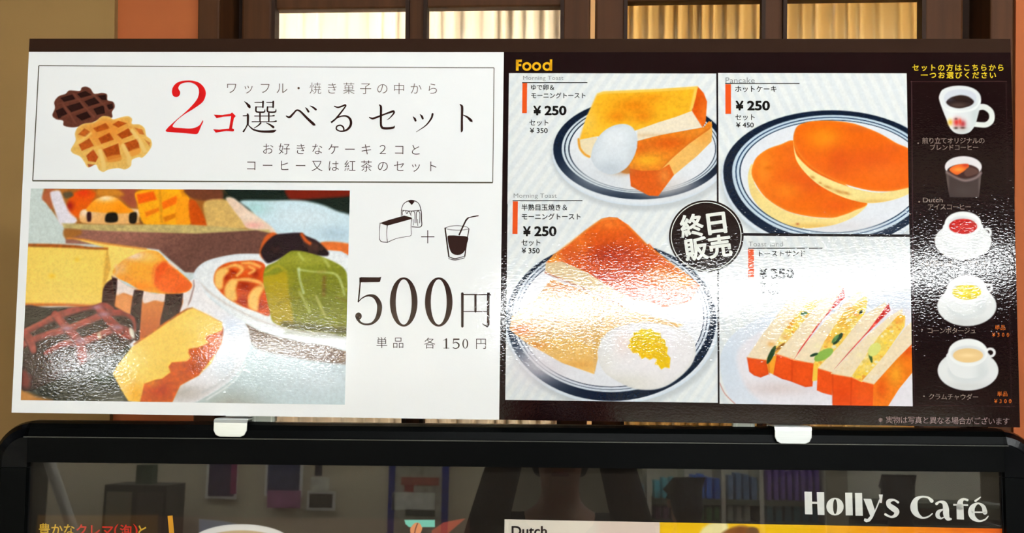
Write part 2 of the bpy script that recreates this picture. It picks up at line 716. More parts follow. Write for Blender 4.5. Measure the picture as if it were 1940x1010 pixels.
M_glass = mat('door_glass', (255, 255, 255), 0.02)
b = M_glass.node_tree.nodes['Principled BSDF']
b.inputs['Transmission Weight'].default_value = 1.0
b.inputs['IOR'].default_value = 1.1
M_brass = mat('aged_brass', (150, 110, 60), 0.35, metal=1.0)


def door(name, x0, x1, panes, muntin, ztop, stile_l, stile_r):
    """a glazed leaf: stiles, rails, a middle muntin, cross muntins, panes"""
    root = wbox(name, x0, x0 + stile_l, 0.03, 0.075, 0.02, 2.57, M_wood, bevel=0.004)
    struct(root)
    wbox('stile', x1 - stile_r, x1, 0.03, 0.075, 0.02, 2.57, M_wood, root, 0.004)
    wbox('bottom_rail', x0 + stile_l, x1 - stile_r, 0.03, 0.075, 0.02, 0.55, M_wood, root, 0.004)
    wbox('top_rail', x0 + stile_l, x1 - stile_r, 0.03, 0.075, 2.47, 2.57, M_wood, root, 0.004)
    wbox('muntin', muntin[0], muntin[1], 0.035, 0.07, 0.55, 2.47, M_wood, root, 0.003)
    for zc in (1.05, 1.50, 1.93, ztop + 0.022):
        wbox('cross_muntin', x0 + stile_l, x1 - stile_r, 0.037, 0.068, zc - 0.022, zc + 0.022, M_wood, root, 0.003)
    # a dark moulding lines each pane column
    for a, c in panes:
        mb = MB()
        for (u0, u1) in ((a - 0.006, a), (c, c + 0.006)):
            mb.box(u0, u1, 0.027, 0.05, 0.55, 2.47)
        mb.build('glazing_bead', M_wood2, root)
        wbox('pane', a - 0.004, c + 0.004, 0.051, 0.055, 0.55, 2.47, M_glass, root)
    return root


door('door_1', -0.473, 0.1085, [(-0.4148, -0.1948), (-0.1590, 0.0602)], (-0.1915, -0.1625), 2.3325, 0.052, 0.045)
door('door_2', 0.1165, 0.6962, [(0.1690, 0.3826), (0.4225, 0.6320)], (0.3865, 0.4185), 2.338, 0.049, 0.060)

# curtains behind the panes: pleated cloth hung from a rod inside
def cloth(name, rgb, trans):
    m = bpy.data.materials.new(name)
    m.use_nodes = True
    nt = m.node_tree
    p = nt.nodes['Principled BSDF']
    p.inputs['Base Color'].default_value = (*lin(rgb), 1)
    p.inputs['Roughness'].default_value = 0.9
    p.inputs['Specular IOR Level'].default_value = 0.1
    t = nt.nodes.new('ShaderNodeBsdfTranslucent')
    t.inputs['Color'].default_value = (*lin(rgb), 1)
    x = nt.nodes.new('ShaderNodeMixShader')
    x.inputs[0].default_value = trans
    nt.links.new(p.outputs[0], x.inputs[1])
    nt.links.new(t.outputs[0], x.inputs[2])
    nt.links.new(x.outputs[0], nt.nodes['Material Output'].inputs[0])
    return m


def curtain(x0, x1, y, seed, m, label, pleat=0.035):
    r = random.Random(seed)
    xs, u = [], x0
    n = int((x1 - x0) / 0.0015)
    ph, f = 0.0, 1.0
    pr = []
    for i in range(n + 1):
        if i % 24 == 0:
            f = r.uniform(0.7, 1.35)
            am = r.uniform(0.6, 1.0)
        ph += 2 * math.pi * 0.0015 / pleat * f
        pr.append((x0 + (x1 - x0) * i / n, math.sin(ph) * 0.013 * am + math.sin(ph * 0.37) * 0.006))
    # smooth
    zs = [0.5, 1.2, 1.8, 2.2, 2.46]
    V, Fc = [], []
    for j, z in enumerate(zs):
        for (x, d) in pr:
            V.append((x, y + d * (1.0 - 0.12 * j / 4), z))
    k = len(pr)
    for j in range(len(zs) - 1):
        for i in range(k - 1):
            Fc.append((j * k + i, j * k + i + 1, (j + 1) * k + i + 1, (j + 1) * k + i))
    t = empty('curtain', mat=WALL @ Matrix.Translation((0, 0, 0)))
    tag(t, label, 'curtain', None)
    o = MB().add(V, Fc).build('cloth', m, t, smooth=True)
    s = o.modifiers.new('thick', 'SOLIDIFY')
    s.thickness = 0.0008
    rod = MB()
    nseg = 10
    for sx in (x0, x1):
        for i in range(nseg):
            a = 2 * math.pi * i / nseg
            rod.v.append((sx, y + 0.006 * math.cos(a), 2.475 + 0.006 * math.sin(a)))
    rod.f = [(i, (i + 1) % nseg, nseg + (i + 1) % nseg, nseg + i) for i in range(nseg)] + [tuple(range(nseg)), tuple(range(nseg, 2 * nseg))]
    rod.build('rod', M_brass, t)
    return t


C_white = cloth('white_voile', (248, 243, 232), 0.48)
C_sand = cloth('sand_voile', (228, 210, 168), 0.46)
curtain(-0.455, -0.182, 0.125, 3, C_white, 'bright white sheer curtain behind the leftmost door pane, lit from inside', 0.034)
curtain(-0.172, 0.105, 0.130, 8, C_white, 'cream pleated curtain behind the second door pane, just right of the bright white one', 0.028)
curtain(0.125, 0.400, 0.130, 12, C_sand, 'dim beige pleated curtain behind the third door pane from the left', 0.021)
curtain(0.406, 0.690, 0.125, 21, C_sand, 'golden yellow pleated curtain behind the rightmost door pane', 0.026)

# the café interior behind the doors
struct(MB().box(-9, 9, 3.4, 3.5, 0, 3.3).build('wall_back', mat('cafe_inner_wall', (206, 176, 128), 0.9)))
struct(MB().box(-2.6, -2.5, 0.75, 3.4, 0, 3.2).build('wall_inner_left', mat('cafe_inner_wall', (206, 176, 128), 0.9)))
struct(MB().box(2.6, 2.7, 0.45, 3.4, 0, 3.2).build('wall_inner_right', mat('cafe_inner_wall', (206, 176, 128), 0.9)))


def bulb_lamp(x, y, z, r, power, col, label):
    t = empty('pendant_lamp', (x, y, z))
    tag(t, label, 'lamp')
    bm = bmesh.new()
    bmesh.ops.create_uvsphere(bm, u_segments=20, v_segments=12, radius=r)
    me = bpy.data.meshes.new('globe')
    bm.to_mesh(me)
    bm.free()
    m = mat('lamp_globe_%d' % int(power * 10), (255, 240, 215), 0.4, emit=(col, power))
    me.materials.append(m)
    link(bpy.data.objects.new('globe', me), t)
    MB().box(-0.006, 0.006, -0.006, 0.006, r, 3.2 - z).build('stem', M_brass, t)
    return t


bulb_lamp(-0.42, 0.95, 2.62, 0.13, 95.0, (255, 246, 232), 'globe pendant lamp glowing behind the white curtain of the leftmost pane')
bulb_lamp(0.85, 1.25, 2.62, 0.11, 95.0, (255, 232, 188), 'warm globe pendant lamp glowing behind the yellow curtain of the rightmost pane')

# the hall behind the photographer
struct(MB().box(-9.1, -9, -20, 3.4, 0, 3.2).build('wall_hall_left', M_mall))
struct(MB().box(9, 9.1, -20, 3.4, 0, 3.2).build('wall_hall_right', M_mall))
struct(MB().box(-9, 9, -20.1, -20, 0, 3.2).build('wall_hall_far', M_mall))

M_tube = mat('fluorescent_tube', (255, 252, 240), 0.4, emit=((247, 252, 255), LAMP))
M_diff = mat('opal_diffuser', (255, 252, 240), 0.4, emit=((247, 252, 255), LAMP * 0.75))
M_fasc = mat('opal_fascia', (255, 252, 240), 0.4, emit=((247, 252, 255), LAMP * 0.5))
M_case = mat('white_enamel', (235, 233, 226), 0.35)


def box_light(cx, cy, z, length, ang, label, drop=0.075):
    t = empty('ceiling_light', mat=Matrix.Translation((cx, cy, z)) @ Matrix.Rotation(ang, 4, 'Z'))
    tag(t, label, 'ceiling light', 'row of diffuser lights along the hall')
    MB().box(-length / 2, length / 2, -0.10, 0.10, 0.06, 0.09).build('housing', M_case, t, 0.004)
    MB().box(-length / 2 + .02, length / 2 - .02, -0.085, 0.085, -drop, 0.06).build('diffuser', M_diff, t, 0.02)
    return t


def added_tube_light(cx, cy, z, length, ang, label, width=0.16, group='added fill lights of the hall'):
    t = empty('ceiling_light', mat=Matrix.Translation((cx, cy, z)) @ Matrix.Rotation(ang, 4, 'Z'))  # here an added light, out of view
    tag(t, label, 'ceiling light', group)
    MB().box(-length / 2, length / 2, -width / 2, width / 2, 0.03, 0.09).build('housing', M_case, t, 0.006)
    for s in (-1, 1):
        mb = MB()
        ns = 10
        for sx in (-length / 2 + 0.03, length / 2 - 0.03):
            for i in range(ns):
                a = 2 * math.pi * i / ns
                mb.v.append((sx, s * width * 0.25 + 0.016 * math.cos(a), 0.016 * math.sin(a) + 0.005))
        mb.f = [(i, (i + 1) % ns, ns + (i + 1) % ns, ns + i) for i in range(ns)] + [tuple(range(ns)), tuple(range(ns, 2 * ns))]
        mb.build('tube', M_tube, t, smooth=False)
        MB().box(-length / 2, -length / 2 + 0.03, s * width * .25 - 0.018, s * width * .25 + 0.018, -0.012, 0.03).build('end_cap', M_case, t)
        MB().box(length / 2 - 0.03, length / 2, s * width * .25 - 0.018, s * width * .25 + 0.018, -0.012, 0.03).build('end_cap', M_case, t)
    return t


#@@LAMPS
pts = [(3.98, -7.76), (3.75, -8.07), (2.91, -9.19), (1.75, -10.06), (0.36, -10.99), (-0.65, -11.57)]
for i in range(len(pts) - 1):
    (ax, ay), (bx, by) = pts[i], pts[i + 1]
    L = math.hypot(bx - ax, by - ay)
    box_light((ax + bx) / 2, (ay + by) / 2, 3.11, L - 0.04, math.atan2(by - ay, bx - ax),
              'white diffuser ceiling light in the diagonal row behind the camera, mirrored in the food menu', (0.03, 0.04, 0.09, 0.13, 0.15)[i])
for (x, y) in ((0.40, -1.8), (1.9, -1.8)):  # added lamps, out of view, that light the menu board
    added_tube_light(x, y, 3.11, 1.2, 0, 'added ceiling light, out of view, over the space before the menu board, ' + ('nearer its middle' if x < 1 else 'off its right end'), 0.3)
for (x, y, w_) in ((-4.6, -3.6, 'left of the board, nearer the café'), (4.6, -3.6, 'right of the board, nearer the café'), (-4.9, -5.6, 'left side, close to the opposite shop'), (4.9, -5.8, 'right side, beyond the shelves')):  # added lamps outside the mirrored view, raising the hall's brightness
    added_tube_light(x, y, 3.11, 1.5, math.pi / 2, 'added ceiling light, out of view, brightening the hall, ' + w_, 0.3)
# added baffles hide added lights that brighten the mirrored shop front and shelf
struct(MB().box(-9, -0.62, -5.46, -5.40, 2.72, 3.2).build('added_light_baffle_left', M_mall))
struct(MB().box(0.15, 3.3, -4.24, -4.18, 2.92, 3.2).build('added_light_baffle_right', M_mall))
for (x, lab) in ((-1.5, 'nearest the passage'), (-3.3, 'second from the passage'), (-5.1, 'farthest from the passage')):
    added_tube_light(x, -6.0, 3.11, 1.5, 0, 'added unseen light behind the baffle before the opposite shop, ' + lab, 0.3, 'added lights behind the baffles')
for (x, lab) in ((0.95, 'over its left half'), (2.5, 'over its right half')):
    added_tube_light(x, -4.45, 3.12, 1.4, 0, 'added unseen light above the display shelf, ' + lab, 0.2, 'added lights behind the baffles')
# lit fascia strips high on the opposite shop front (left)
for (x, z, L, lab) in ((-3.62, 2.13, 0.62, 'short lit strip under the opposite shop fascia, farther from the blue board'), (-2.15, 2.25, 1.05, 'long lit strip under the opposite shop fascia, nearer the blue board')):
    t = empty('fascia_light', (x, -7.0, z))
    tag(t, lab, 'light', 'lit strips of the opposite shop')
    MB().box(-L / 2, L / 2, -0.1, -0.02, -0.06, 0.06).build('housing', M_case, t, 0.004)
    MB().box(-L / 2 + .01, L / 2 - .01, -0.02, 0.03, -0.035, 0.035).build('diffuser', M_fasc, t, 0.012)

# ------------------------------------------------------------------ menu stand
DEL = math.radians(0.36)
BOARD_M = Matrix(((EX[0], EY[0], EN[0], CEN[0]), (EX[1], EY[1], EN[1], CEN[1]), (EX[2], EY[2], EN[2], CEN[2]), (0, 0, 0, 1)))
STAND_M = BOARD_M @ Matrix.Rotation(DEL, 4, 'Z')
UNROT = Matrix.Rotation(-DEL, 4, 'Z')

M_frame = mat('black_anodised_frame', (3, 4, 4), 0.42, spec=0.05)
M_cap = mat('black_plastic_corner', (3, 4, 6), 0.22, spec=0.10)
M_gasket = mat('black_gasket', (6, 5, 5), 0.6)
M_leg = mat('black_steel_leg', (14, 14, 15), 0.4)

stand = empty('poster_stand', mat=STAND_M)
tag(stand, 'wide black-framed poster stand with a glossy dark coffee poster, under the menu board', 'stand')
YT, YR, YB = -0.2375, -0.2552, -0.2854
XO, YLOW = 0.622, -1.06
SEAM = 0.579
# profile of the snap frame: (outward distance from the inner edge, n)
PROF = [(0.0, 0.004), (0.0, 0.012), (YR - YB, 0.0125), (YR - YB + 0.0015, 0.0117), (0.040, 0.0085), (0.0455, 0.002), (YT - YB, -0.006),
        (YT - YB, -0.024), (0.0, -0.024)]


def rail(name, path, m):
    """sweep the profile along path = [(x, y, outward x, outward y)]"""
    mb = MB()
    k = len(PROF)
    for (x, y, ox, oy) in path:
        for (d, n) in PROF:
            mb.v.append((x + ox * d, y + oy * d, n))
    for i in range(len(path) - 1):
        for j in range(k):
            mb.f.append((i * k + j, i * k + (j + 1) % k, (i + 1) * k + (j + 1) % k, (i + 1) * k + j))
    mb.f.append(tuple(range(k)))
    mb.f.append(tuple((len(path) - 1) * k + j for j in reversed(range(k))))
    return mb.build(name, m, stand)


XI = XO - (YT - YB)            # inner edge of the side rails
RC = 0.045
WD = YT - YB
rail('top_rail', [(-SEAM + 0.0008, YB, 0, 1), (SEAM - 0.0008, YB, 0, 1)], M_frame)
rail('bottom_rail', [(-SEAM + 0.0008, YLOW, 0, -1), (SEAM - 0.0008, YLOW, 0, -1)], M_frame)
for s in (-1, 1):
    rail('side_rail', [(s * XI, YB - 0.0068, s, 0), (s * XI, YLOW + 0.006, s, 0)], M_frame)
for s in (-1, 1):
    for (yc, up) in ((YB, 1), (YLOW, -1)):
        path = [(s * SEAM, yc, 0, up)]
        for i in range(13):
            a = math.pi / 2 * i / 12
            path.append((s * XI, yc, s * math.sin(a), up * math.cos(a)))
        path.append((s * XI, yc - up * 0.006, s, 0))
        rail('corner_cap', path, M_cap)
MB().box(-XI, -0.5765, YLOW, YB, -0.006, 0.004).build('gasket', M_gasket, stand)
MB().box(0.5735, XI, YLOW, YB, -0.006, 0.004).build('gasket', M_gasket, stand)
MB().box(-XI, XI, YLOW, YB, -0.022, -0.008).build('back_panel', mat('stand_back_panel', (40, 40, 42), 0.6), stand)
for s in (-1, 1):
    MB().box(s * 0.42 - 0.02, s * 0.42 + 0.02, -1.925, -0.45, -0.055, -0.0245).build('leg', M_leg, stand, 0.003)
    f = MB().box(-0.03, 0.03, -0.30, 0.30, 0, 0.03).build('foot', M_leg, stand, 0.004)
    base = STAND_M @ Vector((s * 0.42, -1.925, -0.04))
    f.matrix_parent_inverse = STAND_M.inverted()
    f.matrix_world = Matrix.Translation((base.x, base.y, 0.0))

# ------------------------------------------------------------------ clips and spacers that carry the board
M_steel = mat('bright_bent_steel', (226, 230, 226), 0.36, metal=0.7, noise=((40, 900, 40), 0.05))
M_milky = mat('milky_plastic', (196, 204, 190), 0.35)


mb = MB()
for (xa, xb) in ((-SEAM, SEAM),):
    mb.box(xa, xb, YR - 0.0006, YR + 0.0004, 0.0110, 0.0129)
mb.build('edge_glint', mat('edge_glint_grey', (66, 66, 58), .4), stand)  # thin grey strip: the highlight on the rail's ridge, put in as colour


def clip(cx, w, ylip_top, ylip_bot, label, tilt):
    t = empty('board_clip', mat=BOARD_M)
    tag(t, label, 'clip', None)
    # front lip with cut lower corners, bent inward at the top
    h = w / 2
    c = 0.0075
    yb, yt = ylip_bot, ylip_top
    out = [(-h, yt - 0.004), (h, yt - 0.004), (h, yb + c), (h - c * .35, yb + c * .3), (h - c, yb), (-h + c, yb), (-h + c * .35, yb + c * .3), (-h, yb + c)]
    mb = MB()
    fr = [(cx + x, y, 0.0165 + (y - yb) * tilt) for x, y in out]
    bk = [(x, y, z - 0.0016) for x, y, z in fr]
    n = len(out)
    mb.add(fr + bk, [tuple(reversed(range(n))), tuple(range(n, 2 * n))] + [(i, (i + 1) % n, n + (i + 1) % n, n + i) for i in range(n)])
    o = mb.build('front_lip', M_steel, t, 0.0006)
    z1 = 0.0165 + (yt - 0.004 - yb) * tilt
    mb = MB()
    pr = [(yt - 0.004, z1), (yt - 0.0012, z1 - 0.0012), (yt, z1 - 0.005), (yt, -0.0295)]
    for (y, z) in pr:
        for x in (-h, h):
            mb.v.append((cx + x, y, z))
    for (y, z) in [(yt - 0.004, z1 - 0.0016), (yt - 0.0022, z1 - 0.0026), (yt - 0.0014, z1 - 0.005), (yt - 0.0014, -0.0295)]:
        for x in (-h, h):
            mb.v.append((cx + x, y, z))
    for i in range(3):
        mb.f.append((2 * i, 2 * i + 1, 2 * i + 3, 2 * i + 2))
        mb.f.append((8 + 2 * i, 8 + 2 * i + 2, 8 + 2 * i + 3, 8 + 2 * i + 1))
        for x in (0, 1):
            mb.f.append((2 * i + x, 2 * i + 2 + x, 8 + 2 * i + 2 + x, 8 + 2 * i + x))
    mb.build('shelf_bend', M_steel, t)
    MB().box(cx - h, cx + h, yt - 0.02, yt + 0.05, -0.0312, -0.0296).build('back_plate', M_steel, t, 0.0005)
    return t


clip(-0.3266, 0.0400, -0.2338, -0.2549, 'bent steel clip on the black rail under the white set menu, left one', -0.02)
clip(0.3340, 0.0425, -0.2326, -0.2528, 'bent steel clip on the black rail under the dark food menu, right one', 0.03)


def spacer(x0, x1, ytop, label):
    t = empty('plastic_spacer', mat=BOARD_M)
    tag(t, label, 'spacer')
    mb = MB().box(x0, x1, -0.2385, ytop, -0.0205, -0.009)
    mb.build('block', M_milky, t, 0.0012)
    mb = MB().box(x0 + 0.0035, x0 + 0.0050, -0.2384, ytop - 0.001, -0.0092, -0.0084).box(x1 - 0.0050, x1 - 0.0035, -0.2384, ytop - 0.001, -0.0092, -0.0084)
    mb.build('rib', mat('milky_plastic_rib', (222, 226, 212), 0.35), t)
    return t


spacer(-0.3085, -0.2800, -0.2250, 'small milky plastic block wedged behind the set menu, right of the left steel clip')
spacer(0.2690, 0.2950, -0.2250, 'small milky plastic block wedged behind the food menu, left of the right steel clip')

# ------------------------------------------------------------------ the menu board
board = empty('menu_board', mat=BOARD_M)
tag(board, 'long menu board, white waffle set menu on its left half, dark Food menu right', 'menu board')
PAPER = (249, 251, 251)
NIGHT = (24, 9, 11)
BX0, BX1, BT, BB = -0.6000, 0.5995, 0.2309, -0.2312
BDIV = (bd(954.7, 102)[0] + bd(945.5, 791.5)[0]) / 2
BSTR = 0.2142
MB().box(BX0, BX1, BB, BT, -0.0056, -0.0006).build('backing_panel', mat('dark_foam_board', (44, 30, 24), 0.6), board)
MB().box(BX0, BX1, BSTR, BT, -0.0006, 0.0002).build('header_strip', mat('brown_header_strip', (43, 26, 17), 0.7, spec=0.05), board)
left = MB().box(BX0, BDIV, BB, BSTR, -0.0006, 0).build('set_menu_sheet', ink(PAPER), board)
left['label'] = 'white printed sheet of the waffle set menu'
right = MB().box(BDIV, BX1, BB, BSTR, -0.0006, 0).build('food_menu_sheet', ink(NIGHT), board)
right['label'] = 'dark brown printed sheet of the food menu'
N1, N2, N3, N4, N5 = 0.00025, 0.0005, 0.00075, 0.0010, 0.00125
INK_D = (48, 26, 24)

# ---- thin frame round the headline
mb = MB()


def rule(mb, fr, p, q, w, n):
    a, b_ = fp(fr, [p, q])
    d = (b_ - a) / np.linalg.norm(b_ - a)
    v = np.array([-d[1], d[0]]) * w / 2
    B = bd_many([a - v, a + v, b_ + v, b_ - v], n)
    mb.add([(x, y, n) for x, y in B], [(0, 1, 2, 3)])
    return mb


for p, q, w in (((73.5, 124.5), (936, 128.5), 1.3), ((936, 128.5), (933.5, 346), 1.5), ((61.5, 342.5), (933.5, 346), 2.6), ((73.5, 124.5), (62, 342.5), 2.0)):
    rule(mb, None, p, q, w, N1)
mb.build('frame_rule', ink((88, 84, 70)), left)

# ---- red figure and counter
mb = MB()
c2 = lambda *p: [p, p]
out = [(200, 250), (215, 195), (260, 140), (330, 108), (420, 97), (510, 101), (600, 130), (665, 190), (698, 265), (690, 340), (655, 410),
       (590, 465), (500, 525), (390, 592), (300, 660), (240, 720), (212, 762), (215, 778), (240, 790), (330, 796), (430, 803), (500, 800),
       (560, 783), (610, 750), (645, 695), (656, 682), (660, 700), (630, 770), (588, 868), (565, 885), (530, 886), (330, 868), (130, 853),
       (106, 838), (112, 825), (150, 780), (260, 680), (400, 560), (500, 460), (570, 370), (597, 285), (590, 215), (550, 160), (480, 128),
       (400, 128), (330, 150), (296, 195), (298, 225), (320, 262), (318, 300), (297, 330), (260, 341), (220, 325), (203, 290)]
mb.outline(fp('X', out), N1)
mb.outline(fp('X', [(815, 600), (940, 605), (1060, 587), (1085, 566), (1140, 620), (1112, 652), (1085, 800), (1115, 815), (1113, 842), (1090, 848),
                    (1000, 840), (845, 865), (805, 815), (900, 820), (1040, 805), (1072, 622), (960, 630), (857, 652)]), N1, smooth=False)
mb.build('red_numeral', ink((214, 26, 28)), left)

# ---- big brush lettering
mb = MB()
BIG = [
    # enclosing radical and upper parts of the first character
    [(480, 272, 3), (493, 283, 9), (505, 298, 15), (508, 303, 11)],
    [(472, 351, 5), (498, 350, 6)], [(497, 342, 9), (499, 352, 11), (498, 398, 10)], [(498, 396, 8), (487, 418, 6), (474, 438, 9)],
    [(499, 400, 4), (512, 414, 6), (530, 428, 8), (565, 437, 10), (610, 439, 12), (640, 437, 13), (654, 432, 5)],
    [(537, 276, 4), (584, 276, 5)], [(583, 272, 9), (582, 303, 8)], [(542, 302, 4), (582, 302, 4)], [(544, 302, 8), (543, 322, 8), (548, 329, 8), (570, 331, 8), (590, 329, 8), (593, 316, 3)],
    [(603, 276, 4), (642, 276, 5)], [(640, 272, 9), (639, 303, 8)], [(606, 302, 4), (640, 302, 4)], [(608, 302, 8), (607, 322, 8), (612, 329, 8), (634, 331, 8), (652, 328, 8), (655, 314, 3)],
    [(536, 352, 5), (630, 352, 5), (644, 350, 8)], [(566, 338, 8), (566, 382, 7)], [(615, 338, 8), (615, 382, 7)],
    [(522, 384, 5), (638, 384, 5), (655, 381, 9)], [(570, 391, 8), (556, 405, 6), (533, 420, 3)], [(602, 391, 4), (622, 401, 8), (640, 414, 12)],
    # kana
    [(712, 352, 5), (730, 359, 11), (752, 338, 9), (770, 320, 8), (790, 326, 9), (830, 366, 12), (866, 399, 13), (874, 403, 4)],
    [(819, 305, 3), (828, 315, 8), (836, 328, 10)], [(845, 296, 3), (860, 303, 8), (877, 316, 10)],
    [(980, 298, 5), (1000, 304, 8), (1024, 297, 8), (1040, 291, 9), (1043, 297, 7), (1010, 341, 8), (985, 370, 8), (962, 388, 9), (966, 385, 5), (990, 366, 6), (1020, 353, 7),
     (1050, 354, 9), (1070, 374, 12), (1070, 405, 12), (1048, 430, 10), (1015, 437, 7), (992, 426, 7), (995, 409, 7), (1015, 404, 7), (1030, 415, 8), (1033, 430, 7)],
    [(1175, 360, 5), (1195, 366, 10), (1260, 342, 8), (1308, 326, 11), (1312, 335, 8), (1290, 362, 5), (1273, 374, 2)],
    [(1231, 290, 5), (1239, 300, 11), (1239, 360, 11), (1240, 405, 11), (1250, 419, 12), (1280, 421, 12), (1310, 416, 10), (1314, 408, 4)],
    [(1418, 356, 3), (1428, 368, 10), (1432, 378, 10)], [(1457, 343, 3), (1467, 354, 10), (1472, 366, 10)],
    [(1527, 341, 10), (1520, 365, 9), (1490, 404, 6), (1436, 441, 2)],
    [(1680, 288, 5), (1691, 300, 12), (1690, 370, 11), (1690, 432, 11), (1687, 441, 4)], [(1694, 345, 3), (1720, 358, 9), (1742, 378, 13), (1747, 384, 5)],
]
for a, b_ in ((0, 19), (19, 22), (22, 23), (23, 25), (25, 28), (28, 30)):
    mb = MB()
    for st in BIG[a:b_]:
        mb.ribbon(fp('B', [(x, y, w * 1.13) for x, y, w in st]), N1)
    mb.build('headline_character', ink(INK_D), left)

mb = MB()
text_row(mb, 'B', 'ワッフル・焼き菓子の中から', (408, 197), (1527, 201), 70, N1, -0.012)
mb.build('lead_line', ink((92, 72, 60)), left)
mb = MB()
text_row(mb, 'B', 'お好きなケーキ２コと', (610, 536), (1432, 541), 68, N1, -0.008)
text_row(mb, 'B', 'コーヒー又は紅茶のセット', (517, 628), (1525, 634), 68, N1, -0.008)
mb.build('set_description', ink((66, 44, 40)), left)

# ---- price
mb = MB()
mb.outline(fp('G', [(125, 539), (135, 536), (240, 537), (252, 534), (245, 562), (236, 565), (140, 566), (125, 567)]), N1, smooth=False)
mb.ribbon(fp('G', [(132, 542, 8), (125, 620, 8), (119, 678, 9)]), N1)
mb.ribbon(fp('G', [(118, 680, 5), (145, 655, 7), (180, 642, 12), (215, 651, 22), (238, 685, 28), (242, 720, 29), (230, 770, 24), (200, 803, 14), (160, 810, 11), (130, 798, 12), (113, 775, 17)]), N1)
mb.outline(fp('G', ellipse(120, 762, 19, 21)), N1, smooth=False)
for cx in (382, 585):
    mb.ring(fp('G', ellipse(cx, 680, 80, 143)), fp('G', ellipse(cx, 680, 46, 131)), N1)
for st in ([(722, 632, 16), (722, 822, 14)], [(720, 637, 7), (880, 637, 7)], [(873, 630, 16), (872, 700, 15), (872, 812, 15), (866, 822, 12)], [(868, 822, 8), (850, 815, 6), (838, 806, 3)],
           [(798, 640, 13), (798, 735, 13)], [(728, 735, 5), (868, 735, 5)]):
    mb.ribbon(fp('G', st), N1, smooth=False)
mb.outline(fp('G', [(862, 638), (876, 626), (890, 640), (878, 646)]), N1, smooth=False)
text_row(mb, 'G', '単品', (255, 917), (350, 917), 70, N1, -0.008)
text_row(mb, 'G', '各', (533, 920), (533, 920), 70, N1, -0.008)
text_row(mb, 'G', '円', (830, 922), (830, 922), 70, N1, -0.008)
# small old-style 1 5 0
mb.ribbon(fp('G', [(629, 895, 9), (629, 947, 9)]), N1)
for st in ([(612, 903, 2), (629, 896, 5)], [(614, 948, 3), (645, 948, 3)],
           [(672, 896, 8), (702, 896, 8)], [(672, 897, 4), (669, 918, 4)], [(669, 920, 3), (685, 914, 5), (701, 925, 8), (699, 942, 7), (683, 950, 4), (669, 945, 6)]):
    mb.ribbon(fp('G', st), N1)
mb.ring(fp('G', ellipse(739, 922, 17, 28)), fp('G', ellipse(739, 922, 9.5, 25)), N1)
mb.build('price_lettering', ink(INK_D), left)

# ---- line drawing: cake and pudding cup plus iced drink
mb = MB()
for st in ([(245, 222, 4), (242, 280, 3), (247, 326, 4), (288, 334, 5)], [(287, 236, 5), (283, 285, 3), (288, 334, 4)], [(245, 222, 3), (287, 236, 4)],
           [(288, 236, 3), (360, 216, 3), (428, 196, 5)], [(428, 196, 4), (424, 240, 3), (425, 292, 3), (400, 300, 3), (340, 312, 3), (288, 334, 4)],
           [(368, 180, 4), (370, 140, 4), (385, 108, 4), (425, 90, 5), (465, 105, 4), (482, 145, 5), (485, 200, 5), (482, 243, 5), (430, 244, 5)],
           [(372, 148, 4), (420, 153, 4), (480, 148, 4)], [(376, 178, 3), (374, 158, 4), (390, 150, 3), (400, 168, 4), (412, 152, 4), (420, 172, 3)],
           [(424, 182, 3), (424, 162, 4), (436, 152, 4), (446, 165, 4), (448, 222, 4)], [(456, 222, 3), (455, 165, 4), (466, 152, 4), (476, 168, 4), (474, 222, 4)], [(436, 200, 3), (438, 235, 3)], [(462, 200, 3), (464, 238, 3)]):
    mb.ribbon(fp('G', st), N1)
mb.outline(fp('G', [(245, 222), (290, 206), (385, 179), (428, 190), (424, 199), (287, 237)]), N1, smooth=False)
mb.outline(fp('G', [(408, 97), (425, 88), (446, 97), (436, 110), (428, 118), (420, 108)]), N1, smooth=False)
mb.ribbon(fp('G', [(485, 302, 5), (558, 302, 5)]), N1)
mb.ribbon(fp('G', [(521, 266, 5), (521, 338, 5)]), N1)
for st in ([(622, 252, 8), (632, 330, 8), (644, 418, 8)], [(760, 258, 5), (748, 330, 6), (736, 415, 7)], [(642, 418, 4), (680, 428, 5), (738, 414, 4)], [(642, 428, 3), (680, 436, 5), (736, 424, 3)],
           [(622, 252, 4), (650, 241, 3), (700, 238, 3), (745, 244, 3), (760, 254, 3)], [(622, 254, 3), (660, 262, 3), (720, 263, 3), (760, 256, 3)],
           [(704, 290, 9), (722, 250, 9), (744, 204, 9)], [(742, 208, 10), (752, 196, 9), (762, 190, 6)], [(762, 190, 5), (790, 184, 7), (814, 180, 6)]):
    mb.ribbon(fp('G', st), N1)
mb.outline(fp('G', [(636, 300), (660, 294), (700, 296), (754, 304), (748, 345), (738, 380), (715, 403), (685, 407), (660, 395), (646, 365)]), N1)
mb.build('line_drawing', ink(INK_D), left)

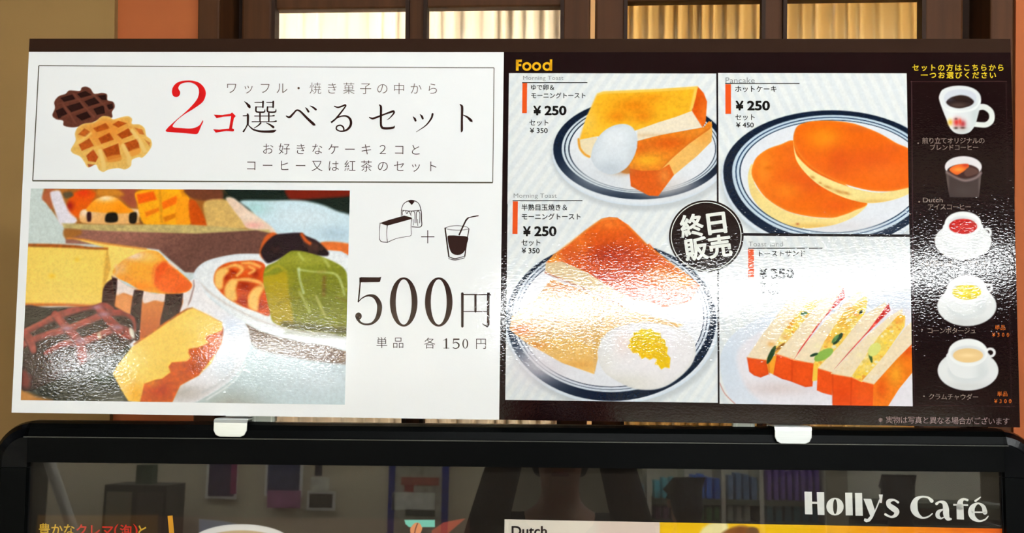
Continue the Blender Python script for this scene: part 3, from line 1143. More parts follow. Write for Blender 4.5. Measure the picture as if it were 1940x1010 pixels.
# ---- two waffles on the headline field
pa = Paint(84, 148, 306, 338, PAPER)
pa.f = 'W'
ch = pa.poly([(165, 450), (185, 400), (180, 350), (215, 305), (270, 285), (300, 258), (385, 262), (400, 235), (435, 228), (470, 245), (500, 285), (560, 278), (600, 290), (605, 335), (650, 350), (662, 390),
              (640, 430), (640, 475), (560, 480), (470, 520), (380, 545), (320, 553), (255, 538), (250, 500), (200, 490), (170, 470)], (96, 50, 38), soft=1.4, rim=((120, 72, 52), 1.6, .5), tex=(.25, 6))
for pit in ([(228, 318), (325, 290), (350, 330), (260, 352)], [(362, 285), (430, 262), (480, 295), (395, 322)], [(278, 385), (385, 352), (415, 398), (315, 432)], [(418, 345), (500, 312), (545, 358), (455, 385)],
            [(190, 420), (250, 395), (285, 445), (215, 485)], [(350, 460), (440, 425), (475, 470), (400, 500)], [(490, 405), (575, 375), (585, 440), (520, 455)], [(525, 300), (590, 292), (598, 335), (560, 335)], [(600, 375), (645, 362), (650, 400), (612, 415)]):
    pa.poly(pit, (40, 16, 14), soft=1.8, smooth=False, tex=(.3, 5))
for st in ([(250, 370), (300, 440), (350, 520)], [(335, 285), (430, 395), (500, 470)], [(490, 290), (570, 370), (620, 420)]):
    pa.line(st, 14, (122, 74, 56), soft=2.5, alpha=.55)
for st in ([(210, 365), (370, 330), (520, 290)], [(240, 470), (440, 400), (610, 350)]):
    pa.line(st, 13, (116, 66, 48), soft=2.5, alpha=.5)
wf = pa.poly([(312, 730), (350, 660), (345, 600), (370, 550), (420, 522), (500, 510), (560, 465), (620, 468), (650, 488), (720, 470), (770, 464), (800, 485), (800, 525), (860, 530), (900, 560), (915, 620),
              (950, 650), (957, 700), (920, 760), (880, 795), (855, 790), (800, 812), (790, 860), (745, 888), (690, 878), (610, 890), (570, 908), (535, 890), (510, 850), (450, 872), (420, 830), (385, 785), (330, 760)],
             (232, 182, 92), soft=1.5, rim=((236, 206, 130), 2.0, .8), shade=((600, 560, 200, 90, (222, 130, 40), .8), (560, 640, 150, 80, (226, 140, 46), .6)), tex=(.12, 6))
for pit, c in (([(370, 610), (420, 560), (470, 590), (430, 630)], (186, 92, 30)), ([(490, 560), (590, 518), (625, 560), (520, 590)], (176, 80, 22)), ([(645, 530), (690, 500), (760, 520), (690, 555)], (180, 78, 20)),
               ([(375, 690), (460, 640), (495, 700), (400, 740)], (184, 84, 26)), ([(530, 640), (620, 595), (655, 650), (555, 685)], (170, 72, 18)), ([(680, 610), (770, 560), (810, 610), (720, 645)], (172, 72, 18)),
               ([(435, 780), (490, 725), (530, 790), (510, 830), (450, 820)], (178, 76, 26)), ([(562, 730), (690, 680), (710, 790), (610, 815)], (172, 74, 20)), ([(735, 680), (850, 640), (860, 720), (770, 750)], (178, 78, 22)),
               ([(820, 555), (880, 570), (900, 612), (860, 605)], (200, 110, 44)), ([(900, 650), (945, 675), (940, 705)], (206, 126, 56)), ([(445, 845), (510, 850), (500, 870), (455, 872)], (168, 84, 46))):
    pa.poly(pit, c, soft=2.4, smooth=False, tex=(.3, 6), clip=wf)
pa.poly([(600, 790), (705, 770), (710, 815), (610, 830)], (226, 140, 50), soft=4, alpha=.8, clip=wf)
pa.poly([(775, 745), (860, 715), (860, 760), (790, 785)], (232, 150, 56), soft=4, alpha=.8, clip=wf)
for st in ([(490, 600), (545, 700), (590, 820)], [(625, 560), (710, 680), (770, 800)]):
    pa.line([(x, y, 26) for x, y in st], 0, (230, 150, 62), soft=4, alpha=.55, clip=wf)
pa.line([(800, 580), (860, 660), (900, 740)], 30, (240, 206, 128), soft=4, alpha=.8, clip=wf)
pa.line([(730, 700), (770, 780), (780, 840)], 36, (240, 204, 124), soft=5, alpha=.8, clip=wf)
pa.line([(545, 740), (570, 830), (575, 890)], 34, (240, 206, 128), soft=5, alpha=.8, clip=wf)
pa.line([(340, 690), (420, 640), (470, 600)], 22, (240, 204, 120), soft=5, alpha=.6, clip=wf)
pa.line([(420, 760), (500, 720), (560, 700)], 20, (238, 190, 100), soft=5, alpha=.6, clip=wf)
o = print_sheet('waffle_picture', pa, [(90, 152), (300, 152), (298, 334), (88, 334)], N1, left)
o['label'] = 'printed chocolate waffle and plain waffle'

# ---- the big dessert photograph
pa = Paint(34, 352, 668, 772, (206, 216, 216))
pa.f = 'D'
pa.poly([(-200, 60), (1400, 60), (1400, 440), (-200, 440)], (150, 96, 44), soft=2, smooth=False)
pa.poly([(330, 60), (1400, 60), (1400, 420), (480, 240)], (24, 36, 32), soft=8, smooth=False)
pa.poly([(850, 60), (1400, 60), (1400, 125), (1150, 150), (960, 160), (870, 150)], (108, 34, 24), soft=8)
pa.poly([(300, 90), (330, 80), (400, 130), (500, 230), (420, 240)], (30, 38, 30), soft=6)
pa.poly([(490, 172), (700, 168), (960, 168), (1130, 200), (1250, 250), (1400, 320), (1400, 640), (1150, 600), (1000, 480), (780, 440), (640, 330), (560, 240)], (208, 228, 236), soft=7,
        shade=((600, 230, 130, 70, (176, 214, 214), .9), (1240, 430, 160, 60, (178, 200, 214), .8), (1000, 300, 250, 80, (222, 234, 240), .7)))
pa.poly([(1130, 500), (1400, 530), (1400, 690), (1280, 660), (1180, 600)], (206, 112, 58), soft=5, tex=(.15, 12))
# basket behind
pa.f = 'C'
pa.poly([(250, 60), (1473, 60), (1473, 400), (400, 360), (260, 160)], (156, 100, 46), soft=3, smooth=False, tex=(.35, 14))
pa.poly([(100, 60), (270, 60), (250, 150), (330, 250), (400, 350), (440, 520), (100, 530)], (206, 216, 212), soft=6, smooth=False)
pa.poly([(250, 150), (280, 80), (340, 60), (330, 230), (290, 190)], (168, 98, 66), soft=6)
pa.poly([(315, 110), (350, 90), (395, 95), (440, 200), (530, 330), (410, 370), (350, 240)], (232, 226, 234), soft=5)
pa.poly([(450, 200), (500, 110), (600, 80), (680, 110), (640, 200), (600, 300), (560, 320), (480, 270)], (214, 96, 24), soft=8, shade=((580, 100, 70, 50, (208, 60, 30), .9), (470, 210, 40, 40, (150, 30, 30), .9)))
pa.poly([(420, 110), (480, 100), (500, 130), (440, 150)], (90, 80, 60), soft=6)
pa.poly([(850, 90), (1000, 80), (1000, 220), (930, 200)], (150, 80, 60), soft=8)
pa.poly([(700, 80), (850, 80), (900, 130), (700, 130)], (196, 130, 50), soft=8)
pa.poly([(575, 240), (1040, 240), (1030, 345), (570, 345)], (226, 176, 116), soft=4, shade=((600, 260, 60, 40, (240, 222, 200), .9), (1010, 260, 50, 30, (240, 220, 200), .8)))
pa.poly([(605, 250), (640, 190), (700, 148), (770, 130), (840, 145), (920, 210), (985, 260), (900, 270), (800, 270), (700, 262)], (236, 156, 46), soft=4,
        shade=((760, 150, 80, 28, (250, 224, 184), .95), (880, 230, 80, 50, (232, 140, 24), .8)))
pa.poly([(610, 265), (642, 265), (640, 332), (612, 332)], (52, 22, 26), soft=4)
pa.poly([(760, 285), (790, 265), (845, 270), (850, 335), (760, 340)], (22, 18, 14), soft=4)
pa.poly([(950, 275), (1005, 265), (1000, 345), (950, 345)], (30, 22, 16), soft=4)
pa.poly([(1030, 300), (1080, 290), (1070, 350), (1030, 345)], (110, 70, 30), soft=6)
pa.poly([(1000, 100), (1180, 75), (1390, 80), (1435, 350), (1220, 360), (1060, 350), (1010, 190)], (240, 168, 40), soft=4, tex=(.12, 12))
for q, c in (([(1005, 120), (1140, 95), (1165, 160), (1020, 195)], (228, 98, 26)), ([(1200, 185), (1320, 130), (1350, 180), (1215, 240)], (226, 110, 28)), ([(1070, 260), (1180, 225), (1190, 250), (1080, 300)], (222, 120, 30)),
             ([(1215, 300), (1390, 240), (1400, 270), (1230, 340)], (206, 120, 26)), ([(1180, 80), (1200, 80), (1215, 350), (1195, 350)], (214, 146, 40)), ([(1350, 80), (1395, 80), (1440, 330), (1420, 340)], (216, 140, 36))):
    pa.poly(q, c, soft=5, smooth=False)
pa.f = 'D'
pa.poly([(40, 80), (330, 80), (340, 160), (220, 170), (100, 150)], (106, 62, 44), soft=6, tex=(.2, 9))
pa.poly([(-20, 160), (60, 150), (80, 370), (-20, 370)], (236, 156, 40), soft=6)
pa.poly([(75, 170), (130, 175), (210, 330), (215, 380), (100, 370)], (188, 80, 22), soft=5, tex=(.2, 9))
pa.poly([(200, 180), (360, 160), (470, 220), (560, 320), (520, 390), (240, 390), (210, 320)], (206, 172, 108), soft=6, tex=(.15, 12))
pa.poly([(370, 150), (430, 148), (560, 250), (700, 350), (765, 420), (690, 430), (540, 390), (490, 320), (420, 230)], (232, 208, 188), soft=5, shade=((590, 365, 70, 25, (232, 168, 160), .8), (560, 290, 80, 30, (240, 222, 206), .7)))
# tray edge and front
pa.f = 'C'
pa.poly([(410, 350), (700, 358), (1473, 362), (1960, 400), (2060, 400), (2080, 440), (1473, 440), (760, 420), (430, 400)], (186, 168, 116), soft=5, smooth=False, tex=(.25, 10))
pa.poly([(430, 392), (760, 412), (1473, 432), (1960, 405), (2080, 430), (1980, 610), (1740, 620), (1560, 660), (1473, 745), (1390, 740), (1270, 640), (1180, 560), (1050, 545), (700, 520), (440, 510)],
        (142, 98, 86), soft=4, smooth=False, tex=(.3, 6), grad=((1000, 430), (1200, 700), (104, 72, 64)))
pa.poly([(430, 398), (560, 405), (560, 440), (440, 470)], (150, 100, 50), soft=6)
pa.poly([(490, 470), (600, 478), (760, 508), (1080, 552), (1190, 580), (1000, 660), (840, 760), (730, 900), (740, 540)], (246, 214, 122), soft=3, smooth=False, tex=(.06, 8))
pa.line([(450, 470), (560, 475), (760, 512), (1080, 554)], 12, (206, 132, 64), soft=4)
# plate right
PL = [(366, 524), (372, 509), (388, 496), (412, 488), (454, 481), (520, 482), (668, 488), (668, 660), (620, 655), (560, 646), (500, 630), (465, 613), (430, 590), (395, 562), (372, 540)]
pa.poly([(440, 590), (560, 630), (668, 640), (668, 775), (300, 775), (380, 720)], (192, 208, 212), soft=2, fr=None, smooth=False,
        shade=((440, 770, 60, 30, (150, 146, 134), .7), (600, 720, 90, 40, (206, 216, 222), .8)))
pa.poly([(462, 600), (500, 618), (545, 634), (600, 645), (668, 650), (668, 688), (600, 684), (520, 670), (480, 655)], (112, 90, 78), soft=7, fr=None, alpha=.95, shade=((520, 660, 40, 18, (150, 140, 130), .7),))
pa.poly(PL, (238, 241, 243), soft=2.0, fr=None, rim=((206, 218, 226), 2.5, .7))
pa.line([(380, 538), (410, 566), (450, 594), (500, 616), (560, 632), (660, 642)], 2.5, (206, 206, 208), soft=4, alpha=.8) if False else None
pa.f = None
pa.line([(372, 530), (400, 556), (440, 582), (490, 606), (540, 622), (600, 632), (660, 636)], 3, (190, 178, 172), soft=6, alpha=.7)
# plate left (front)
pa.poly([(366, 528), (395, 562), (430, 590), (462, 610), (472, 630), (474, 655), (459, 692), (435, 723), (387, 754), (364, 764), (190, 775), (200, 690), (300, 590)], (238, 236, 239), soft=1.6,
        shade=((440, 620, 26, 22, (214, 224, 240), .9), (430, 690, 30, 36, (210, 220, 228), .8), (400, 560, 30, 20, (244, 240, 240), .8), (340, 745, 60, 18, (176, 168, 160), .8)), rim=((228, 236, 240), 2, .6))
pa.line([(466, 690), (440, 725), (392, 757)], 3, (236, 240, 240), soft=3, alpha=.8)
pa.line([(452, 690), (428, 718), (384, 744)], 4, (186, 188, 190), soft=5, alpha=.6)
# chocolate cake behind
pa.f = 'D'
pa.poly([(640, 600), (660, 500), (700, 440), (760, 425), (800, 480), (700, 640)], (196, 96, 46), soft=5)
pa.poly([(650, 570), (690, 500), (760, 445), (830, 432), (970, 425), (1010, 450), (1100, 490), (1190, 580), (1180, 610), (1080, 605), (900, 590), (760, 650), (700, 668), (660, 620)], (38, 26, 32), soft=4, tex=(.5, 11),
        shade=((1080, 540, 80, 50, (70, 46, 40), .8), (760, 560, 60, 40, (66, 46, 42), .6)))
pa.line([(975, 440), (1010, 490), (1040, 510)], 26, (190, 92, 44), soft=6)
# plain waffle on the plate
pa.f = 'Y'
wf = pa.poly([(1138, 560), (1142, 510), (1165, 475), (1215, 448), (1290, 438), (1380, 436), (1432, 465), (1425, 560), (1440, 640), (1458, 750), (1380, 728), (1290, 695), (1210, 648), (1165, 605)], (196, 80, 28), soft=3.5,
             shade=((1380, 480, 60, 40, (206, 84, 40), .8), (1310, 470, 80, 20, (222, 128, 64), .8)), tex=(.2, 7))
for x, y, rx, ry in ((1205, 528, 26, 22), (1312, 582, 46, 28), (1308, 672, 40, 26), (1400, 690, 30, 22), (1376, 512, 22, 22), (1250, 500, 24, 14)):
    pa.blob(x, y, rx, ry, (134, 34, 14), .85, 20, clip=wf)
PALE = (241, 198, 118)
for q in ([(1142, 575), (1148, 505), (1188, 478), (1222, 492), (1192, 535), (1186, 590), (1166, 600)], [(1204, 645), (1202, 588), (1236, 545), (1272, 552), (1262, 600), (1268, 655), (1238, 668)],
          [(1338, 700), (1342, 630), (1384, 586), (1424, 592), (1396, 650), (1386, 722)]):
    pa.poly(q, (222, 120, 52), soft=9, clip=wf, alpha=.9)
    pa.poly(q, PALE, soft=8, clip=wf, alpha=.95)
for st in ([(1200, 480, 10), (1260, 462, 18), (1300, 486, 20), (1270, 522, 14)], [(1262, 548, 12), (1330, 545, 20), (1395, 560, 20), (1430, 585, 14)], [(1300, 450, 10), (1350, 450, 16), (1400, 470, 16)], [(1340, 470, 10), (1370, 490, 16), (1340, 510, 12)], [(1150, 610, 8), (1200, 650, 14), (1290, 700, 14)]):
    pa.line(st, 0, (238, 186, 110), soft=6, clip=wf, alpha=.9)
pa.f = 'D'
# green tea cake
gc = pa.poly([(668, 790), (688, 700), (770, 655), (880, 575), (930, 568), (1000, 576), (1150, 622), (1290, 690), (1335, 760), (1340, 1235), (1200, 1225), (900, 1195), (750, 1140), (720, 1050), (690, 920)], (122, 126, 42), soft=3,
             shade=((1000, 640, 250, 60, (154, 156, 66), .9), (880, 860, 80, 200, (140, 134, 38), .6), (1200, 1000, 120, 160, (112, 118, 44), .6)), tex=(.2, 5))
pa.chunks(gc, [(96, 100, 34), (150, 152, 60), (110, 112, 36), (164, 164, 84)], 160, 1.5, 9, 1.2, alpha=.45)
pa.poly([(668, 790), (760, 760), (850, 742), (870, 900), (905, 1190), (750, 1140), (720, 1050)], (176, 152, 36), soft=8, clip=gc, alpha=.8)
pa.line([(690, 740), (780, 690), (850, 735)], 14, (196, 178, 60), soft=8, alpha=.6, clip=gc)
for st, w, c in (([(955, 720, 12), (1060, 735, 8), (1230, 750, 12), (1280, 800, 14), (1315, 920, 10)], 0, (206, 216, 160)), ([(950, 715, 22), (960, 800, 12), (990, 905, 14)], 0, (206, 220, 186)), ([(950, 590), (985, 640)], 14, (196, 196, 120)),
                 ([(1150, 625), (1190, 690)], 22, (186, 188, 110)), ([(1090, 935), (1160, 1085)], 16, (196, 196, 130)), ([(960, 900), (1010, 1000), (1040, 1060)], 14, (190, 196, 130))):
    pa.line(st, w, c, soft=6, alpha=.8, clip=gc)
for st, w, c in (([(1155, 780), (1150, 920)], 26, (112, 84, 36)), ([(780, 1000), (850, 955), (950, 945)], 12, (116, 104, 24)), ([(1250, 940), (1330, 965)], 14, (110, 100, 30)), ([(915, 840), (920, 880)], 24, (112, 116, 30)), ([(1110, 740), (1160, 730)], 16, (160, 150, 80))):
    pa.line(st, w, c, soft=8, alpha=.7, clip=gc)
pa.line([(840, 1165), (1000, 1180), (1200, 1200), (1340, 1205)], 60, (82, 78, 36), soft=14, alpha=.9, clip=gc)
pa.line([(850, 1215), (1100, 1240), (1340, 1245)], 26, (120, 124, 96), soft=12, alpha=.6)
# big sponge left
pa.f = 'C'
pa.poly([(735, 860), (840, 800), (860, 1020), (720, 1020)], (58, 26, 26), soft=4)
pa.poly([(742, 555), (775, 556), (800, 700), (775, 790), (735, 880)], (216, 170, 84), soft=3, smooth=False, tex=(.15, 8))
pa.poly([(100, 518), (300, 522), (770, 549), (752, 700), (726, 1000), (100, 1010)], (240, 206, 108), soft=2, smooth=False, tex=(.035, 5), shade=((430, 700, 260, 200, (244, 218, 122), .6), (330, 770, 25, 18, (236, 186, 50), .7), (530, 640, 20, 16, (236, 190, 60), .6)), rim=((214, 156, 68), 1.6, .6))
pa.line([(100, 524, 22), (300, 527, 26), (520, 536, 24), (640, 548, 18), (770, 552, 16)], 0, (150, 78, 30), soft=5, tex=(.4, 6))
pa.line([(100, 1000), (400, 1000), (640, 1010), (740, 1000)], 22, (178, 92, 30), soft=6)
# cupcake
cw = [(805, 768), (850, 790), (890, 822), (930, 850), (1150, 915), (1400, 880), (1462, 800), (1468, 850), (1440, 960), (1400, 1040), (1330, 1080), (1190, 1180), (1100, 1240), (1000, 1292), (940, 1240), (830, 1015)]
wr = pa.poly(cw, (206, 130, 74), soft=2, smooth=False, grad=((1000, 950), (1000, 1250), (176, 92, 48)))
pa.poly([(850, 800), (900, 815), (960, 860), (1000, 880), (985, 930), (900, 905), (845, 925)], (240, 224, 216), soft=4, clip=wr)
pa.poly([(1060, 885), (1120, 905), (1190, 905), (1230, 915), (1225, 975), (1150, 965), (1060, 985)], (240, 222, 214), soft=4, clip=wr)
pa.poly([(1375, 895), (1470, 800), (1480, 900), (1400, 1060), (1350, 1060), (1375, 980)], (238, 230, 228), soft=3, clip=wr)
pa.line([(1462, 800), (1462, 860), (1420, 1000)], 10, (120, 90, 90), soft=4, clip=wr)
pa.poly([(845, 920), (960, 950), (950, 1100), (850, 1020)], (222, 156, 104), soft=10, alpha=.7, clip=wr)
for q in ([(800, 765), (850, 792), (848, 870), (826, 1025), (780, 1030)], [(985, 880), (1062, 886), (1048, 960), (1026, 1290), (980, 1290), (1000, 1180), (948, 1120), (970, 960)],
          [(1236, 910), (1376, 906), (1365, 1000), (1342, 1070), (1190, 1180), (1195, 1120), (1225, 990)]):
    pa.poly(q, (52, 28, 30), soft=2.5, smooth=False, clip=wr, tex=(.2, 8))
pa.f = 'Y'
cm = pa.poly([(556, 505), (575, 470), (625, 428), (720, 385), (790, 378), (830, 395), (872, 440), (930, 490), (1012, 572), (975, 618), (850, 626), (720, 606), (640, 562), (590, 540)], (240, 164, 66), soft=2.0,
             shade=((690, 410, 70, 26, (246, 222, 206), .95), (610, 480, 40, 40, (238, 190, 140), .8), (770, 420, 60, 30, (250, 196, 110), .9), (700, 490, 70, 40, (244, 172, 70), .8), (720, 585, 90, 24, (236, 140, 50), .8), (640, 540, 40, 18, (230, 150, 70), .7)), tex=(.14, 6))
pa.poly([(800, 470), (845, 445), (880, 452), (935, 500), (1012, 575), (972, 616), (860, 622), (800, 585), (785, 520)], (226, 106, 50), soft=9, clip=cm, alpha=.95, tex=(.2, 5))
pa.poly([(800, 470), (845, 442), (870, 452), (840, 520), (800, 560)], (214, 84, 40), soft=10, clip=cm, alpha=.6)
pa.line([(800, 400), (830, 440), (800, 480), (790, 560)], 8, (248, 184, 90), soft=6, clip=cm, alpha=.6)
pa.poly([(960, 560), (1010, 570), (980, 612), (900, 618)], (214, 96, 34), soft=8, clip=cm, alpha=.7)
pa.f = 'C'
pa.line([(1265, 660), (1300, 690), (1320, 705)], 22, (240, 220, 210), soft=6, alpha=.7)
pa.line([(840, 690), (850, 740), (820, 770)], 20, (236, 200, 160), soft=8, alpha=.7)
# chocolate waffle, front left
pa.f = 'E'
pa.poly([(80, 760), (80, 650), (940, 430), (1000, 500), (840, 650), (900, 780), (960, 890), (80, 900)], (40, 42, 34), soft=6, smooth=False, tex=(.4, 15), shade=((820, 870, 120, 60, (110, 108, 100), .7), (750, 700, 90, 40, (32, 66, 44), .7)))
pa.poly([(60, 790), (110, 800), (220, 850), (330, 880), (60, 890)], (176, 124, 66), soft=12)
wf = pa.poly([(80, 150), (300, 140), (640, 130), (740, 98), (820, 125), (900, 170), (985, 215), (1000, 290), (990, 390), (930, 440), (850, 500), (640, 560), (500, 640), (300, 740), (80, 780)], (50, 27, 25), soft=3, tex=(.35, 11))
pa.poly([(80, 150), (640, 128), (560, 180), (330, 190), (200, 260), (80, 300)], (40, 30, 26), soft=5, clip=wf, tex=(.4, 8))
RID = (138, 60, 54)
pa.f = 'Y'
for st in ([(40, 850, 30), (60, 838, 30), (150, 795, 30), (235, 752, 38), (330, 722, 34), (440, 692, 36), (495, 686, 38), (550, 712, 26)], [(40, 915, 34), (60, 905, 34), (170, 862, 32), (300, 826, 36), (410, 782, 34), (520, 740, 36), (620, 736, 30), (676, 772, 24), (690, 835, 20)],
           [(170, 965, 20), (280, 910, 32), (370, 902, 42), (460, 872, 36), (560, 832, 38), (615, 842, 66), (650, 860, 50)], [(225, 745, 40), (265, 790, 42), (310, 838, 46), (365, 902, 48), (382, 985, 46)], [(462, 688, 40), (500, 735, 42), (545, 785, 48), (592, 832, 54)], [(55, 850, 40), (85, 900, 44), (100, 950, 30)]):
    pa.line([(x, y + 6, w * 1.15) for x, y, w in st], 0, (84, 36, 36), soft=4, clip=wf)
    pa.line(st, 0, RID, soft=3.5, clip=wf, tex=(.3, 7))
for st in ([(60, 830), (150, 786), (235, 742)], [(300, 712), (440, 682), (490, 676)], [(180, 850), (300, 816), (400, 774)], [(440, 862), (540, 826)], [(240, 762), (275, 800)], [(480, 706), (520, 755)]):
    pa.line(st, 9, (172, 92, 76), soft=5, alpha=.7, clip=wf)
pa.f = 'E'
for x, y in ((450, 305), (745, 192), (555, 405), (850, 295), (690, 135)):
    pa.blob(x, y, 46, 22, (158, 122, 142), .75, clip=wf)
pa.poly([(950, 300), (975, 310), (988, 350), (985, 385), (960, 370), (945, 330)], (226, 220, 204), soft=4)
pa.poly([(690, 350), (712, 338), (722, 380), (700, 388)], (196, 176, 150), soft=5)
pa.poly([(100, 640), (160, 700), (140, 780), (90, 760)], (124, 44, 40), soft=12, alpha=.7)
pa.poly([(530, 480), (610, 480), (600, 560), (550, 590)], (138, 50, 40), soft=14, alpha=.8, clip=wf)
# sponge slice in front
sl = pa.poly([(815, 665), (850, 600), (960, 460), (1080, 370), (1180, 300), (1380, 170), (1447, 138), (1560, 190), (1685, 255), (1692, 300), (1684, 420), (1640, 500), (1600, 580), (1500, 680), (1400, 730), (1350, 760), (1290, 888), (1035, 892), (940, 885), (880, 790)],
             (246, 204, 104), soft=2, smooth=False, tex=(.04, 5), shade=((1500, 260, 160, 90, (250, 214, 120), .7), (950, 560, 120, 100, (250, 226, 140), .6), (1000, 830, 80, 90, (226, 164, 40), .8)))
pa.poly([(1692, 318), (1640, 340), (1570, 362), (1552, 385), (1580, 418), (1500, 455), (1420, 468), (1418, 500), (1436, 540), (1400, 566), (1285, 575), (1260, 610), (1275, 655), (1210, 705), (1150, 715), (1065, 745), (1050, 820), (1032, 892), (1290, 892), (1352, 760), (1500, 680), (1640, 500), (1684, 420)],
        (190, 84, 14), soft=2.5, smooth=False, tex=(.3, 12), shade=((1620, 420, 60, 60, (204, 110, 22), .8), (1200, 800, 90, 70, (170, 58, 12), .8), (1480, 620, 90, 60, (150, 58, 16), .7), (1120, 740, 60, 30, (224, 132, 30), .8)))
pa.line([(1695, 300), (1690, 360)], 8, (150, 60, 16), soft=3)
pa.line([(985, 430, 12), (1100, 355, 14), (1250, 250, 14), (1400, 155, 12), (1450, 140, 6)], 0, (166, 92, 36), soft=3, tex=(.5, 6))
pa.line([(1450, 140), (1560, 190), (1685, 258)], 5, (214, 166, 96), soft=3)
pa.soften(0.8)
pa.grade(1.12, 1.06)
pa.grain(.06, 2.2)
o = print_sheet('dessert_photo', pa, [(58.5, 358), (662.5, 360), (653.5, 765), (39, 760)], N1, left)
o['label'] = 'printed photo of sponge cakes, waffles, a cupcake and a green tea cake'

# ------------------------------------------------------------------ the dark food menu
STR_A, STR_B = (231, 236, 236), (243, 245, 241)
NAVY = (18, 32, 52)


def striped(x0, y0, x1, y1, ang, per=18.0):
    pa = Paint(x0, y0, x1, y1, STR_B)
    c, s = math.cos(math.radians(ang)), math.sin(math.radians(ang))
    u = (pa.X * c + pa.Y * s) / per + 0.15 * vnoise(pa.X, pa.Y, 60, 60, 5)
    t = np.clip(0.5 + 0.9 * np.sin(2 * math.pi * u), 0, 1)[..., None] * 0.8
    pa.a = pa.a * (1 - t) + np.asarray(STR_A, float) * t
    return pa


def plate(pa, outer, white, rings, inner_shade=None):
    """outer=(cx,cy,rx,ryt,ryb) navy edge; rings = list of (dx, dy, frac, navy?)"""
    cx, cy, rx, rt, rb = white
    pa.ell(cx + 3, cy + 5, rx + 5, rt + 4, (196, 202, 204), ryb=rb + 5, soft=12, alpha=.8)
    pa.ell(cx, cy, rx, rt, (236, 240, 242), ryb=rb, soft=1.6, rim=((206, 220, 232), 3, .8))
    cx, cy, rx, rt, rb = outer
    pa.ell(cx, cy, rx, rt, NAVY, ryb=rb, soft=1.4)
    for (x, y, a, t, b_, c, so) in rings:
        pa.ell(x, y, a, t, c, ryb=b_, soft=so)


# ---- boiled egg and toast
pa = striped(958, 134, 1366, 400, 35)
pa.f = None
PLW = (238, 240, 242)
plate(pa, (1213, 283, 165, 97, 95), (1215, 288, 169, 98, 102), [
    (1215, 282, 151, 88, 84, (216, 226, 232), 1.4), (1215.5, 282, 147, 85.5, 82, NAVY, 1.0), (1216, 282, 145, 84, 81, (220, 229, 234), 1.0),
    (1216.5, 282, 140, 81, 79, NAVY, 1.0), (1217, 282, 138, 79.5, 78, PLW, 1.2)])
pa.blob(1150, 330, 60, 30, (222, 226, 228), .8)
pa.blob(1260, 350, 60, 16, (226, 222, 220), .8)
pa.f = 'H'
pa.blob(1000, 900, 130, 60, (214, 206, 200), .7)
# lower slice
pa.poly([(760, 790), (830, 720), (830, 800)], (196, 120, 50), soft=4)
pa.poly([(1340, 470), (1345, 540), (1340, 600), (1250, 690), (1100, 815), (1000, 948), (985, 900), (1000, 780), (1200, 600)], (240, 188, 106), soft=1.6, smooth=False, tex=(.08, 7), shade=((1290, 560, 60, 70, (232, 160, 70), .7),))
pa.poly([(855, 600), (1000, 560), (1290, 508), (1325, 468), (1345, 495), (1330, 520), (1200, 612), (1090, 705), (1010, 785), (900, 795), (815, 780), (822, 720), (865, 640)], (222, 128, 36), soft=1.6, smooth=False,
        shade=((930, 720, 90, 40, (242, 178, 46), .95), (1060, 610, 130, 40, (208, 92, 22), .9), (880, 640, 60, 40, (214, 100, 26), .7), (1250, 540, 80, 24, (226, 138, 46), .6)), tex=(.18, 8))
pa.poly([(815, 772), (900, 788), (1010, 782), (1070, 745), (1100, 812), (1000, 948), (940, 945), (825, 885)], (214, 96, 28), soft=1.6, smooth=False, shade=((870, 800, 60, 40, (206, 84, 22), .7), (1040, 820, 40, 60, (232, 146, 66), .7)), tex=(.14, 7))
pa.line([(1010, 785), (1090, 700), (1200, 606), (1330, 512)], 8, (208, 112, 40), soft=3, alpha=.7)
# upper slice
pa.poly([(500, 580), (600, 560), (640, 640), (562, 697), (520, 665), (495, 620)], (243, 226, 188), soft=1.6, smooth=False)
pa.line([(492, 585), (500, 640), (530, 680), (560, 697)], 14, (232, 160, 50), soft=3)
pa.poly([(866, 520), (1000, 475), (1110, 440), (1215, 402), (1282, 508), (1180, 522), (1010, 560), (868, 592)], (246, 232, 206), soft=1.5, smooth=False, tex=(.05, 5), shade=((1000, 560, 300, 14, (226, 190, 140), .6),))
pa.poly([(1252, 248), (1290, 290), (1312, 345), (1302, 480), (1282, 510), (1215, 405), (1238, 320)], (214, 92, 24), soft=1.6, smooth=False, shade=((1290, 420, 30, 80, (226, 118, 40), .8), (1240, 360, 20, 60, (196, 76, 18), .6)), tex=(.1, 8))
tt = pa.poly([(612, 296), (650, 281), (1000, 266), (1252, 248), (1238, 325), (1213, 405), (1110, 444), (1000, 478), (866, 526), (760, 560), (600, 568), (500, 588), (540, 450), (580, 365)], (247, 184, 46), soft=1.5, smooth=False,
             shade=((850, 370, 130, 50, (226, 132, 22), .9), (740, 440, 70, 40, (222, 124, 20), .7), (900, 440, 70, 40, (218, 118, 20), .7), (960, 320, 90, 24, (236, 148, 30), .7), (560, 480, 50, 90, (250, 206, 96), .7), (700, 530, 150, 30, (248, 196, 66), .6)), tex=(.13, 9))
pa.line([(614, 300), (655, 287), (1000, 272), (1245, 256)], 16, (250, 212, 110), soft=5, alpha=.8)
pa.line([(605, 310), (575, 380), (540, 460), (502, 575)], 10, (246, 198, 90), soft=4, alpha=.7)
pa.line([(1238, 270), (1225, 330), (1208, 395)], 16, (250, 220, 130), soft=5, alpha=.7)
